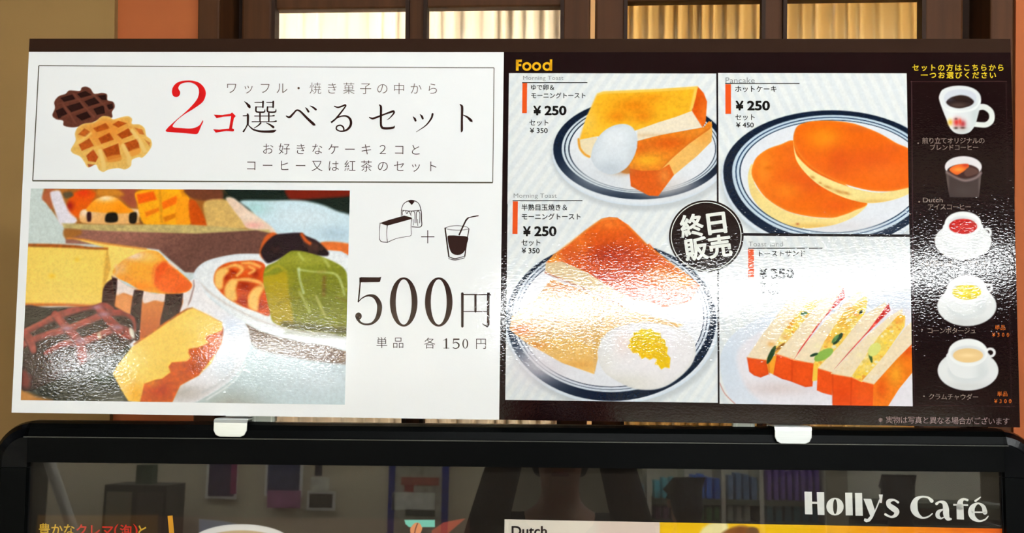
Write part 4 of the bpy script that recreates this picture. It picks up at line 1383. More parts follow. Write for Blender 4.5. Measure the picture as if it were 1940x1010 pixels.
# egg
pa.blob(770, 790, 70, 24, (176, 120, 70), .6)
pa.poly([(572, 690), (590, 620), (640, 545), (710, 500), (780, 488), (830, 505), (862, 555), (866, 620), (848, 690), (800, 765), (740, 802), (680, 808), (620, 780), (585, 740)], (230, 236, 239), soft=1.8, rim=((206, 214, 220), 5, .6),
        shade=((690, 780, 130, 60, (200, 209, 216), .85), (845, 680, 40, 100, (208, 216, 222), .7), (590, 680, 30, 70, (214, 220, 224), .6), (720, 570, 80, 60, (242, 246, 248), .9)))
pa.a = pa.a * np.array([.95, .955, .965])
pa.grade(1.06, 1.03)
pa.grain(.03, 2.0)
egg_photo = print_sheet('egg_toast_photo', pa, [(964, 139), (1357, 139), (1359.5, 388), (961.5, 388)], N1, right)
egg_photo['label'] = 'printed plate of boiled egg and two pieces of toast'

# ---- fried egg and toast
pa = striped(950, 372, 1370, 776, 35)
pa.f = None
PLW = (240, 240, 242)
# bottom of the upper plate reaches into this picture
plate(pa, (1213, 283, 165, 97, 95), (1215, 288, 169, 98, 102), [(1215, 282, 151, 88, 84, (216, 226, 232), 1.4)])
plate(pa, (1158, 605, 199, 148, 155), (1160, 609, 204, 150, 157), [
    (1158, 600, 187, 139, 143, (214, 222, 230), 1.5), (1158, 600, 183, 136, 139, NAVY, 1.0), (1158, 600, 181, 134, 138, (218, 224, 232), 1.0),
    (1158, 600, 176.5, 130, 134, (40, 48, 66), 1.0), (1158, 600, 174.5, 128.5, 132.5, PLW, 1.2)])
pa.blob(1020, 690, 60, 40, (232, 224, 226), .8)
pa.f = 'J'
pa.poly([(180, 520), (250, 430), (480, 510), (640, 580), (860, 640), (760, 670), (560, 690), (470, 700), (450, 850), (300, 800), (150, 730), (60, 660), (70, 600)], (232, 188, 124), soft=3, smooth=False, tex=(.1, 8),
        shade=((330, 460, 120, 40, (214, 120, 50), .8), (120, 660, 60, 30, (214, 112, 40), .9), (170, 560, 80, 60, (240, 214, 180), .7)))
pa.poly([(440, 740), (470, 670), (480, 720), (447, 862)], (226, 180, 106), soft=2, smooth=False)
pa.poly([(140, 720), (300, 690), (440, 738), (446, 863), (300, 812)], (238, 190, 110), soft=2, smooth=False, tex=(.06, 6), shade=((180, 730, 60, 20, (222, 140, 60), .7), (380, 820, 80, 20, (226, 166, 84), .6)))
pa.poly([(225, 360), (262, 330), (420, 395), (530, 455), (600, 500), (560, 545), (480, 510), (370, 462), (224, 400)], (222, 194, 148), soft=1.6, smooth=False, tex=(.08, 5))
pa.line([(224, 400), (370, 462), (480, 512), (570, 552)], 8, (150, 70, 40), soft=4, alpha=.7)
pa.poly([(226, 356), (262, 318), (330, 272), (400, 212), (480, 155), (515, 147), (552, 150), (600, 182), (650, 232), (688, 272), (700, 268), (718, 292), (800, 360), (880, 415), (930, 462), (880, 540), (760, 560), (620, 520), (520, 468), (420, 402), (300, 350)], (216, 92, 26), soft=1.6, smooth=False,
        shade=((520, 320, 130, 50, (168, 48, 20), .85), (620, 380, 140, 60, (196, 66, 22), .7), (520, 180, 90, 28, (232, 120, 44), .9), (380, 260, 50, 60, (232, 116, 40), .8), (260, 340, 40, 30, (240, 158, 60), .9), (760, 420, 90, 50, (232, 140, 40), .85), (860, 440, 60, 40, (240, 166, 60), .8), (470, 420, 60, 24, (176, 52, 26), .7)), tex=(.2, 8))
pa.line([(262, 322), (400, 216), (482, 160), (550, 155)], 8, (238, 158, 76), soft=4, alpha=.7)
pa.line([(600, 186), (690, 276), (800, 362), (880, 418)], 8, (236, 150, 66), soft=4, alpha=.6)
# fried egg
pa.poly([(462, 780), (470, 730), (510, 670), (600, 635), (700, 628), (800, 645), (880, 680), (910, 750), (890, 820), (820, 890), (740, 930), (640, 932), (560, 900), (490, 850)], (246, 243, 241), soft=3,
        shade=((600, 900, 140, 40, (232, 228, 214), .8), (500, 800, 40, 60, (234, 230, 222), .8), (740, 760, 150, 110, (250, 240, 240), .6)), rim=((226, 222, 214), 4, .7))
pa.blob(580, 720, 40, 60, (250, 226, 214), .7)
pa.poly([(596, 738), (612, 722), (606, 706), (626, 690), (625, 672), (650, 668), (660, 655), (688, 662), (705, 655), (722, 672), (748, 676), (752, 698), (770, 706), (772, 735), (782, 742), (778, 770), (794, 790), (790, 836), (768, 832), (752, 842), (738, 822), (722, 818), (732, 796), (716, 790), (700, 798), (680, 786), (664, 794), (645, 768), (622, 766), (612, 750)], (244, 196, 22), soft=2.4, smooth=False,
        shade=((690, 680, 60, 24, (250, 220, 70), .8), (760, 800, 30, 50, (236, 196, 30), .8)), tex=(.06, 6))
pa.a = pa.a * np.array([.95, .955, .965])
pa.grade(1.06, 1.03)
pa.grain(.03, 2.0)
o = print_sheet('fried_egg_photo', pa, [(961.5, 388), (1359.5, 388), (1361, 763.5), (957.5, 757.5)], N1, right)
o['label'] = 'printed plate of fried egg and toast'

# ---- pancakes
pa = striped(1356, 134, 1728, 450, -25, 20)
pa.f = None
PLW = (238, 240, 243)
plate(pa, (1575, 325, 205, 116, 143), (1576, 330, 209, 118, 146), [
    (1577, 325, 190, 107, 128, (206, 222, 232), 1.4), (1577, 325, 184, 103.5, 123, (22, 50, 84), 1.0), (1577, 325, 181.5, 101.5, 121, (208, 224, 234), 1.0),
    (1577.5, 325, 177, 98, 117, (18, 40, 66), 1.0), (1577.5, 325, 174.5, 96.5, 115, PLW, 1.2)])
pa.f = 'I'
pa.blob(720, 950, 200, 40, (226, 222, 222), .8)
EDG = (246, 222, 148)
pa.poly([(216, 700), (222, 650), (240, 620), (250, 720), (310, 800), (420, 870), (540, 900), (660, 906), (780, 868), (850, 822), (845, 845), (780, 900), (690, 938), (600, 955), (500, 960), (400, 932), (300, 872), (235, 790)], EDG, soft=1.6,
        shade=((560, 950, 160, 16, (232, 186, 100), .8), (250, 780, 30, 60, (238, 206, 130), .7)), tex=(.07, 6))
pa.blob(480, 938, 9, 6, (180, 90, 50), .8)
pa.poly([(235, 670), (243, 620), (265, 580), (320, 540), (390, 515), (460, 494), (560, 560), (700, 700), (850, 822), (780, 868), (720, 892), (660, 906), (540, 898), (420, 868), (310, 798), (255, 722)], (230, 112, 24), soft=1.8,
        shade=((520, 720, 170, 90, (214, 84, 22), .8), (300, 640, 50, 90, (240, 140, 40), .8), (420, 760, 90, 50, (242, 140, 34), .6), (700, 840, 100, 40, (224, 92, 24), .7), (330, 640, 30, 16, (216, 108, 20), .8), (460, 560, 60, 40, (222, 104, 30), .6)), tex=(.06, 12), rim=((246, 170, 70), 2.2, .6))
pa.poly([(455, 480), (462, 530), (480, 580), (560, 655), (700, 722), (850, 765), (960, 768), (1080, 735), (1080, 770), (1020, 800), (930, 822), (840, 826), (720, 795), (600, 735), (520, 665), (470, 590)], (248, 226, 152), soft=1.6, tex=(.06, 6),
        shade=((900, 818, 150, 12, (226, 178, 96), .7),))
for x, y, w, h in ((640, 742, 26, 8), (700, 766, 30, 9), (740, 774, 20, 8), (560, 690, 14, 8), (600, 720, 10, 6)):
    pa.blob(x, y, w, h, (204, 134, 66), .8, 20)
pa.poly([(458, 500), (462, 450), (482, 415), (535, 395), (600, 388), (680, 390), (770, 402), (850, 428), (920, 458), (1000, 505), (1090, 560), (1090, 730), (1040, 752), (960, 765), (850, 758), (700, 715), (565, 645), (490, 570)], (228, 104, 22), soft=1.8,
        shade=((620, 480, 90, 60, (242, 146, 30), .85), (880, 600, 160, 60, (212, 84, 26), .75), (700, 600, 60, 70, (206, 80, 24), .65), (820, 430, 80, 20, (214, 102, 40), .7), (940, 660, 120, 60, (238, 116, 34), .6), (1000, 540, 60, 30, (214, 92, 30), .6)), tex=(.06, 14), rim=((246, 176, 80), 2.0, .5))
pa.a = pa.a * np.array([.95, .955, .965])
pa.grade(1.06, 1.03)
pa.grain(.03, 2.0)
o = print_sheet('pancake_photo', pa, [(1360, 139), (1717.5, 138.3), (1723, 444.5), (1361, 441)], N1, right)
o['label'] = 'printed plate of two pancakes'

# ---- toast sandwiches
pa = striped(1356, 438, 1736, 776, -25, 20)
pa.a = pa.a * 0.96
pa.f = 'K'
pa.poly([(72, 730), (90, 650), (150, 570), (260, 500), (450, 420), (700, 380), (1250, 380), (1250, 990), (200, 990), (100, 880)], (226, 231, 238), soft=4, shade=((120, 720, 60, 160, (214, 224, 234), .8),))
pa.poly([(165, 720), (220, 610), (400, 520), (700, 470), (1250, 470), (1250, 1000), (420, 1000), (240, 900)], (238, 233, 236), soft=12, shade=((400, 880, 200, 40, (222, 206, 202), .8),))
pa.line([(70, 850), (100, 910), (160, 970)], 5, (196, 120, 110), soft=2, alpha=.8)
CRU, CRB, FIL, RED = (222, 82, 28), (246, 226, 190), (247, 208, 96), (200, 52, 44)


def slab(q, c, **k):
    m = pa.poly(q, c, soft=1.5, smooth=False, **k)
    if c is FIL:
        pa.chunks(m, [(252, 236, 170), (240, 178, 66), (250, 220, 120), (246, 240, 206), (232, 156, 60), (252, 214, 70)], 46, 3.0, int(q[0][0]), 1.5)
    if c is CRB:
        pa.chunks(m, [(250, 236, 212), (238, 210, 168), (248, 228, 196)], 40, 2.4, int(q[0][1]), 1.3, alpha=.5)
    if c is RED:
        pa.chunks(m, [(214, 60, 40), (176, 40, 36), (226, 110, 70)], 16, 2.0, 5, 1.3, alpha=.7)


for q in ([(222, 704), (300, 715), (338, 718), (345, 800), (300, 818), (262, 806), (236, 785)], [(385, 682), (488, 716), (478, 842), (420, 826), (368, 800), (372, 720)], [(483, 715), (602, 738), (592, 868), (552, 872), (474, 842)]):
    slab(q, CRU, tex=(.1, 10), rim=((190, 60, 20), 2.5, .5))
slab([(330, 715), (390, 690), (372, 800), (345, 790)], (236, 160, 50))
slab([(598, 738), (632, 760), (618, 835), (590, 838)], (240, 196, 76))
slab([(622, 765), (702, 788), (702, 918), (650, 905), (616, 890)], CRU, tex=(.1, 9))
slab([(695, 795), (810, 815), (938, 855), (932, 1000), (704, 1000), (704, 916)], CRU, tex=(.08, 10), shade=((760, 920, 60, 60, (206, 66, 20), .7), (880, 900, 50, 70, (230, 96, 30), .6)))
slab([(935, 855), (1145, 625), (1170, 610), (1170, 770), (1080, 880), (1010, 990), (930, 1000)], (232, 124, 34), tex=(.12, 9), shade=((1060, 800, 40, 60, (244, 170, 50), .8), (980, 880, 30, 60, (220, 88, 26), .8), (1130, 660, 40, 40, (214, 76, 26), .8)))
slab([(225, 702), (300, 590), (420, 430), (530, 275), (600, 270), (620, 300), (560, 400), (450, 540), (335, 718), (300, 714)], CRB, tex=(.05, 5))
slab([(330, 716), (440, 540), (560, 400), (640, 370), (660, 400), (560, 520), (400, 690), (385, 684)], FIL, tex=(.18, 6), shade=((430, 590, 40, 30, (250, 232, 170), .8), (360, 660, 30, 40, (226, 140, 50), .6)))
slab([(388, 686), (470, 590), (600, 430), (700, 320), (745, 300), (770, 312), (700, 420), (600, 560), (490, 716)], CRB, tex=(.05, 5))
slab([(488, 716), (600, 560), (700, 420), (768, 308), (776, 370), (690, 450), (620, 520), (520, 660)], RED, tex=(.2, 6))
slab([(488, 718), (560, 620), (680, 480), (850, 330), (880, 340), (770, 450), (660, 610), (600, 738)], CRB, tex=(.05, 5))
slab([(598, 738), (660, 610), (760, 460), (880, 360), (905, 372), (890, 450), (760, 620), (700, 700), (628, 762)], FIL, tex=(.2, 6), shade=((760, 500, 50, 40, (240, 176, 60), .8), (640, 680, 40, 30, (250, 228, 150), .7), (680, 600, 30, 30, (236, 160, 70), .7)))
slab([(622, 764), (760, 620), (880, 470), (1000, 395), (1015, 420), (900, 570), (760, 720), (702, 790)], CRB, tex=(.05, 5))
slab([(715, 770), (800, 670), (900, 560), (1020, 400), (1030, 440), (960, 510), (880, 590), (780, 700)], RED, tex=(.2, 6))
slab([(695, 797), (800, 680), (900, 580), (1030, 470), (1100, 430), (1100, 460), (960, 600), (880, 710), (812, 816)], CRB, tex=(.05, 5))
slab([(810, 815), (880, 710), (960, 590), (1080, 462), (1115, 470), (1110, 530), (1000, 690), (870, 845)], FIL, tex=(.2, 6), shade=((870, 700, 36, 24, (252, 240, 200), .9), (960, 640, 60, 40, (236, 210, 100), .8), (1070, 480, 40, 40, (240, 170, 50), .7)))
slab([(868, 840), (1000, 690), (1120, 530), (1170, 490), (1170, 610), (1060, 720), (938, 856)], CRB, tex=(.05, 5))
for st in ([(225, 706), (300, 716), (338, 720)], [(388, 684), (488, 718)], [(486, 718), (602, 740)], [(624, 766), (702, 790)], [(697, 797), (812, 817), (936, 857)]):
    pa.line(st, 5, (246, 176, 110), soft=4, smooth=False, alpha=.7)
for st in ([(345, 720), (348, 800)], [(476, 720), (474, 838)], [(812, 820), (806, 990)], [(705, 800), (706, 960)]):
    pa.line(st, 4, (176, 54, 18), soft=5, smooth=False, alpha=.6)
GRN = (40, 70, 38)
for (x, y, a, b_, r, c) in ((360, 690, 14, 56, 25, GRN), (735, 600, 14, 42, 40, (34, 62, 40)), (720, 600, 10, 30, 40, (90, 130, 70)), (655, 690, 26, 60, 60, (140, 176, 80)), (865, 450, 7, 14, 40, (30, 50, 40)), (918, 700, 9, 36, -14, (60, 92, 50)), (940, 660, 30, 44, 40, (226, 226, 130)), (545, 458, 10, 20, 80, (56, 96, 66)), (410, 645, 8, 36, 50, (150, 100, 40)), (600, 690, 8, 24, 70, (30, 60, 40))):
    pa.ell(x, y, a, b_, c, rot=r, soft=2.0)
for (x, y) in ((360, 630), (440, 590), (480, 500), (620, 640), (700, 520), (730, 480), (800, 430), (860, 690), (940, 600), (1020, 520), (900, 760), (1080, 500)):
    pa.blob(x, y, 22, 16, (250, 236, 180) if x % 40 else (234, 156, 60), .6)
pa.a = pa.a * np.array([.95, .955, .965])
pa.grade(1.06, 1.03)
pa.grain(.03, 2.0)
o = print_sheet('sandwich_photo', pa, [(1361, 446), (1723, 449.5), (1730, 770.5), (1363, 764.5)], N1, right)
o['label'] = 'printed plate of toast sandwiches'

# dividing rules between the four pictures
mb = MB()
for p, q, w in (((1358.7, 138), (1361.6, 765), 3.4), ((1360, 443.2), (1723, 447), 3.4)):
    rule(mb, None, p, q, w, N2)
mb.build('divider_rule', ink((26, 20, 24)), right)

# ---- item texts
TXT, GREY, ORNG = (20, 18, 18), (138, 142, 142), (226, 82, 28)


def item(fr, eng, er, rl, bar, lines, price, small, sprice):
    m1 = text_fit(MB(), fr, eng, *er, N2, 0.0, 1.03)
    m1.build('english_caption', ink(GREY), right)
    m2 = rule(MB(), fr, (rl[0], rl[2]), (rl[1], rl[2]), 1.6 * FR[fr][2] / FR[fr][2], N2)
    m2.build('caption_rule', ink(TXT), right)
    quad_sheet('orange_bar', fr, [(bar[0], bar[2]), (bar[1], bar[2]), (bar[1], bar[3]), (bar[0], bar[3])], N2, ink(ORNG), right)
    m3 = MB()
    for (s, x0, x1, y, em) in lines:
        n = len(s)
        st = (x1 - x0) / n
        text_row(m3, fr, s, (x0 + st / 2, y), (x1 - st / 2, y), em, N2, 0.012, sx=min(1.0, st / em * 1.04))
    m3.build('item_name', ink(TXT), right)
    px0, px1, py0, py1 = price[1:]
    pw = px1 - px0
    m4 = text_fit(MB(), fr, price[0][0], px0, px0 + pw * .235, py0, py1, N2, 0.034, 1.0)
    text_fit(m4, fr, price[0][1:], px0 + pw * .335, px1, py0, py1, N2, 0.036, 1.0)
    m4.build('item_price', ink(TXT), right)
    m5 = MB()
    s, x0, x1, y, em = small
    text_row(m5, fr, s, (x0 + em / 2, y), (x1 - em / 2, y), em, N2, 0.008)
    text_fit(m5, fr, sprice[0].replace('¥', '¥ '), *sprice[1:], N2, 0.014, 1.0)
    m5.build('set_price', ink(TXT), right)


item('H', 'Morning Toast', (138, 395, 181, 214), (132, 548, 224), (133, 163, 227, 419), [('ゆで卵＆', 184, 342, 255, 40), ('モーニングトースト', 186, 541, 307, 40)],
     ('¥250', 203, 415, 371, 433), ('セット', 176, 306, 480, 44), ('¥350', 181, 295, 513, 546))
item('J', 'Morning Toast', (80, 276, 40, 66), (75, 393, 73), (75, 98, 76, 224), [('半熟目玉焼き＆', 114, 328, 104, 31), ('モーニングトースト', 114, 389, 146, 31)],
     ('¥250', 122, 275, 189, 235), ('セット', 113, 206, 264, 33), ('¥350', 116, 198, 288, 313))
item('I', 'Pancake', (97, 252, 159, 190), (95, 490, 191), (96, 126, 195, 353), [('ホットケーキ', 145, 372, 221, 37)],
     ('¥250', 150, 333, 283, 335), ('セット', 147, 258, 371, 37), ('¥450', 153, 247, 398, 425))
item('K', 'Toast sand', (232, 425, 53, 80), (228, 650, 90), (230, 262, 94, 258), [('トーストサンド', 278, 556, 120, 39)],
     ('¥350', 292, 488, 205, 262), ('セット', 296, 412, 293, 38), ('¥550', 302, 402, 322, 351))

# ---- heading "Food"
mb = MB()
for p, q, w in (((101, 78), (101, 148), 17), ((93, 85), (130, 85), 15), ((93, 112), (126, 112), 14), ((316, 76), (316, 148), 15)):
    rule(mb, 'H', p, q, w / FR['H'][2], N1)
for cx in (162, 224, 291):
    mb.ring(fp('H', ellipse(cx, 121, 29, 28)), fp('H', ellipse(cx, 121, 15, 14)), N1)
mb.build('heading_lettering', ink((240, 178, 24)), right)

# ---- round badge
mb = MB().outline(fp('N', ellipse(583, 520, 420, 405)), N3, smooth=False)
badge = mb.build('round_badge', ink((34, 22, 20)), right)
badge['label'] = 'round black badge with white lettering'
mb = MB()
mb.ring(fp('N', ellipse(581, 522, 398, 388)), fp('N', ellipse(581, 522, 389, 379)), N4)
for ch, c, em, wx in (('終', (420, 408), 268, 1.0), ('日', (697, 375), 272, 1.12), ('販', (466, 668), 268, 1.0), ('売', (738, 640), 268, 1.02)):
    text_row(mb, 'N', ch, c, c, em, N4, 0.030, sx=wx, rot=7.5)
mb.build('badge_lettering', ink((238, 240, 232)), right)

# ---- drinks column
NB = (34, 18, 18)
pa = Paint(1722, 148, 1922, 776, NIGHT)
pa.f = 'O'
WH = (224, 228, 228)
pa.line([(25, 276), (955, 274)], 6, (72, 46, 44), soft=1.2, smooth=False)
hd = [(640, 545, 50), (690, 520, 56), (740, 522, 56), (790, 560, 54), (805, 610, 52), (790, 660, 56), (740, 690, 52), (620, 682, 48)]
pa.line(hd, 0, (226, 230, 224), soft=2.0)
pa.poly([(298, 440), (303, 400), (330, 355), (400, 325), (490, 315), (580, 325), (650, 355), (690, 400), (700, 450), (690, 520), (660, 640), (640, 700), (590, 760), (520, 778), (450, 765), (400, 715), (370, 640), (330, 540)], WH, soft=2.0,
        shade=((420, 600, 50, 90, (236, 240, 240), .7), (640, 600, 50, 120, (190, 202, 200), .6), (500, 400, 120, 40, (206, 212, 222), .6), (520, 740, 80, 40, (186, 190, 184), .6)))
pa.poly([(345, 440), (370, 385), (440, 355), (510, 348), (590, 362), (645, 400), (655, 450), (620, 500), (500, 530), (390, 510)], (206, 211, 220), soft=3)
pa.poly([(366, 475), (400, 435), (450, 415), (510, 405), (580, 420), (632, 465), (600, 505), (500, 532), (410, 515)], (40, 26, 24), soft=3, shade=((480, 500, 90, 24, (84, 66, 60), .8), (400, 450, 40, 20, (60, 56, 66), .7)))
pa.poly([(310, 450), (350, 520), (420, 545), (500, 552), (590, 540), (660, 500), (690, 440), (690, 480), (640, 545), (500, 575), (380, 556), (320, 500)], (236, 240, 238), soft=3)
for x, y, rx, ry, c in ((405, 665, 24, 30, (226, 178, 40)), (465, 665, 30, 40, (206, 34, 30)), (525, 680, 30, 36, (170, 40, 46)), (460, 720, 20, 12, (70, 50, 40)), (525, 718, 24, 10, (80, 50, 44)), (500, 660, 14, 30, (220, 60, 40)), (460, 632, 14, 10, (90, 70, 60))):
    pa.blob(x, y, rx, ry, c, .9)
pa.f = 'Q'
pa.poly([(320, 175), (330, 150), (640, 150), (645, 180), (618, 432), (362, 432)], (62, 50, 50), soft=2.0, smooth=False, shade=((480, 380, 100, 60, (72, 62, 58), .7), (345, 330, 12, 110, (108, 94, 88), .8), (625, 320, 12, 110, (110, 96, 92), .8)))
pa.ell(482, 165, 160, 92, (224, 220, 221), soft=2.5)
pa.ell(480, 205, 140, 62, (58, 34, 32), soft=3)
pa.poly([(360, 190), (420, 150), (520, 140), (530, 170), (470, 215), (420, 235)], (222, 96, 34), soft=3, shade=((440, 190, 50, 20, (240, 150, 60), .9), (500, 150, 30, 16, (180, 40, 30), .8)))
pa.poly([(530, 170), (600, 190), (610, 220), (520, 250), (490, 220)], (86, 58, 52), soft=4)
pa.line([(340, 215), (420, 260), (500, 285), (590, 262), (635, 220)], 20, (140, 120, 118), soft=5, alpha=.8)


def cup(cx, cy, sx, sy, crx, cry, dy, liq, lrx, lry, hx, hy, hr):
    """saucer, cup and handle: sx, sy saucer radii, cup mouth radii, dy mouth above the saucer centre"""
    W2 = (232, 234, 233)
    pa.ell(cx, cy, sx, sy, (228, 230, 229), soft=2.0, shade=((cx, cy + sy * .8, sx, sy * .3, (206, 208, 206), .7),), rim=((208, 212, 212), 2, .5))
    pa.ell(cx, cy + sy * .02, sx * .66, sy * .62, (216, 220, 220), soft=8)
    pa.line([(hx + hr * math.cos(a), hy + hr * .9 * math.sin(a)) for a in np.linspace(0, 2 * math.pi, 17)[:-1]], hr * .62, W2, soft=2, closed=True)
    my = cy - dy
    pa.poly([(cx - crx, my), (cx - crx * .92, my + cry * 1.2), (cx - crx * .6, cy + sy * .28), (cx, cy + sy * .4), (cx + crx * .6, cy + sy * .28), (cx + crx * .92, my + cry * 1.2), (cx + crx, my)], W2, soft=2,
            shade=((cx + crx * .7, my + cry * 1.5, crx * .35, cry, (206, 212, 212), .7),))
    pa.ell(cx, my, crx, cry, (240, 242, 240), soft=2.0)
    pa.ell(cx, my + cry * .1, lrx * 1.12, lry * 1.2, (220, 222, 222), soft=5)
    pa.ell(cx, my + cry * .2, lrx, lry, liq, soft=2.5, shade=((cx, my + cry * .2, lrx * .6, lry * .3, tuple(min(255, v + 30) for v in liq), .6),))


cup(480, 812, 248, 160, 160, 108, 150, (186, 32, 26), 122, 66, 686, 735, 34)
pa.f = 'M'
cup(350, 345, 149, 101, 101, 70, 84, (232, 206, 34), 73, 38, 456, 255, 20)
cup(356, 670, 153, 101, 100, 70, 90, (236, 200, 140), 76, 36, 468, 580, 21)
pa.line([(40, 845), (600, 852)], 3, (66, 44, 40), soft=1.2, smooth=False)
pa.f = None
pa.line([(1727, 154), (1731.5, 766)], 1.6, (66, 42, 46), soft=1.2, smooth=False)
pa.line([(1906, 154), (1916, 768)], 1.6, (58, 36, 36), soft=1.4, smooth=False, alpha=.7)
o = print_sheet('drinks_photo', pa, [(1724.5, 152), (1910, 152), (1920, 771), (1729, 771)], N1, right)
o['label'] = 'printed column of five drinks on dark brown'

mb = MB()
text_row(mb, 'O', 'セットの方はこちらから', (75, 143), (888, 143), 70, N2, 0.026)
text_row(mb, 'O', '一つお選びください', (158, 215), (812, 215), 70, N2, 0.026)
mb.build('yellow_notice', ink((216, 184, 40)), right)
for rows, (bf, bx, by) in (([('O', '煎り立てオリジナルの', (165, 842), (706, 842), 64), ('O', 'ブレンドコーヒー', (235, 907), (648, 907), 62)], ('O', 98, 866)),
                           ([('Q', 'Dutch', (146, 458), (290, 458), 62), ('Q', 'アイスコーヒー', (197, 515), (524, 515), 58)], ('Q', 98, 470)),
                           ([('M', '紅茶レモン・ミルク', (160, 132), (440, 132), 33)], ('M', 124, 132)),
                           ([('M', 'コーンポタージュ', (165, 470), (382, 470), 33)], ('M', 124, 465)),
                           ([('M', 'クラムチャウダー', (172, 802), (394, 804), 33)], ('M', 134, 800))):
    mb = MB()
    for (f_, s_, p_, q_, e_) in rows:
        if s_ == 'Dutch':
            text_fit(mb, f_, s_, 130, 303, 434, 475, N2, 0.014)
        else:
            text_row(mb, f_, s_, p_, q_, e_, N2, 0.010)
    mb.outline(fp(bf, ellipse(bx, by, FR[bf][2] * 1.7, FR[bf][2] * 1.5, n=12)), N2, smooth=False)
    mb.build('drink_name', ink((128, 112, 102)), right)
for dx, dy in ((0, 0), (11, 334)):
    mb = MB()
    text_row(mb, 'M', '単品', (504 + dx, 454 + dy), (532 + dx, 454 + dy), 27, N2, 0.012)
    text_row(mb, 'M', '¥300', (485 + dx, 490 + dy), (557 + dx, 490 + dy), 27, N2, 0.02)
    mb.build('orange_price', ink((184, 92, 34)), right)
mb = MB()
text_row(mb, None, '※実物は写真と異なる場合がございます', (1671, 795.5), (1906, 798.5), 14.5, N2, 0.006)
mb.build('footnote', ink((130, 110, 108)), right)

# ------------------------------------------------------------------ the poster inside the stand
ZP = 0.0010


def in_stand(o, name=None):
    o.data.transform(UNROT)
    return o


sheet = MB().box(-0.585, 0.583, YLOW + 0.002, YB + 0.002, -0.0005, ZP).build('poster_sheet', ink((30, 25, 20), False), stand)
sheet['label'] = 'dark coffee poster behind the clear cover'
Z1, Z2, Z3 = ZP + 0.0003, ZP + 0.0006, ZP + 0.0009
pa = Paint(60, 970, 900, 1060, (30, 25, 20))
pa.poly([(72, 976), (300, 976), (300, 1070), (60, 1070)], (66, 46, 22), soft=6, fr=None, smooth=False, alpha=.9)
pa.poly([(300, 978), (900, 985), (900, 1070), (300, 1070)], (44, 30, 24), soft=6, fr=None, smooth=False)
pa.f = 'T'
pa.poly([(1462, 865), (1640, 880), (1740, 900), (1740, 1000), (1460, 1000)], (62, 66, 82), soft=4, smooth=False, tex=(.2, 6))
pa.f = None
pa.ell(457, 1031, 97, 38, (238, 236, 232), soft=2, rim=((214, 212, 210), 3, .8))
pa.ell(457, 1035, 84, 30, (206, 178, 136), soft=3)
pa.poly([(818, 1005), (840, 990), (884, 981), (850, 1010), (835, 1030), (815, 1030)], (150, 62, 42), soft=3, smooth=False, alpha=.9)
pa.ell(788.5, 1002, 11, 15, (230, 146, 96), rot=20, soft=1.5)
pa.line([(791, 990), (787, 1002), (785, 1014)], 2, (110, 50, 34), soft=1.2)
pa.poly([(766, 985), (824, 985), (824, 999), (775, 999), (768, 993)], (120, 206, 186), soft=2, smooth=False)  # teal reflection of a display, painted into the print
pa.ell(788.5, 1003, 10, 13, (230, 150, 100), rot=20, soft=1.5)
pa.line([(791, 992), (787, 1003), (785, 1014)], 2, (110, 50, 34), soft=1.2)
o = print_sheet('coffee_photo', pa, [(66, 974), (890, 976), (890, 1056), (66, 1054)], Z1, stand, gloss=False)
in_stand(o)
pa = Paint(945, 975, 1920, 1070, (238, 229, 212))
pa.poly([(1120, 960), (1260, 960), (1260, 1090), (1150, 1090)], (236, 216, 200), soft=30, fr=None, smooth=False)
pa.poly([(1250, 960), (1950, 960), (1950, 1090), (1250, 1090)], (246, 196, 20), soft=2, fr=None, smooth=False, grad=((1500, 0), (1900, 0), (232, 96, 16)))
pa.f = 'V'
pa.poly([(1500, 960), (1560, 905), (1640, 890), (1700, 900), (1690, 1000), (1500, 1000)], (250, 236, 170), soft=8)
pa.poly([(1660, 970), (1720, 935), (1800, 915), (1880, 935), (1940, 990), (1800, 1010), (1660, 1010)], (150, 96, 40), soft=7, shade=((1790, 960, 60, 30, (110, 62, 26), .8),))
pa.f = 'R'
pa.ell(20, 925, 46, 36, (120, 84, 50), soft=6)
o = print_sheet('yellow_banner', pa, [(955.5, 985), (1905, 1001), (1905, 1066), (955.5, 1050)], Z1, stand, gloss=False)
in_stand(o)
mb = text_fit(MB(), 'V', 'Dutch', 113, 374, 918, 992, Z2, 0.022)
in_stand(mb.build('dutch_lettering', ink((40, 30, 28), False), stand))
mb = MB()
rule(mb, 'T', (1250, 843), (1265, 1010), 9.5, Z2)
in_stand(mb.build('yellow_bar', ink((226, 160, 44), False), stand))
mb = MB()
text_row(mb, 'T', '豊かな', (326, 945), (508, 948), 92, Z2, 0.012)
in_stand(text_row(MB(), 'T', 'と', (1045, 955), (1045, 955), 92, Z2, 0.02).build('yellow_lettering', ink((222, 178, 52), False), stand))
in_stand(mb.build('yellow_lettering', ink((222, 178, 52), False), stand))
mb = MB()
text_row(mb, 'T', 'クレマ', (600, 950), (790, 953), 94, Z2, 0.016)
text_row(mb, 'T', '泡', (926, 955), (926, 955), 94, Z2, 0.016)
mb.ribbon(fp('T', [(868, 905, 4), (848, 935, 12), (848, 975, 12), (868, 1005, 4)]), Z2)
mb.ribbon(fp('T', [(982, 905, 4), (1002, 935, 12), (1002, 975, 12), (982, 1005, 4)]), Z2)
in_stand(mb.build('red_lettering', ink((206, 40, 24), False), stand))

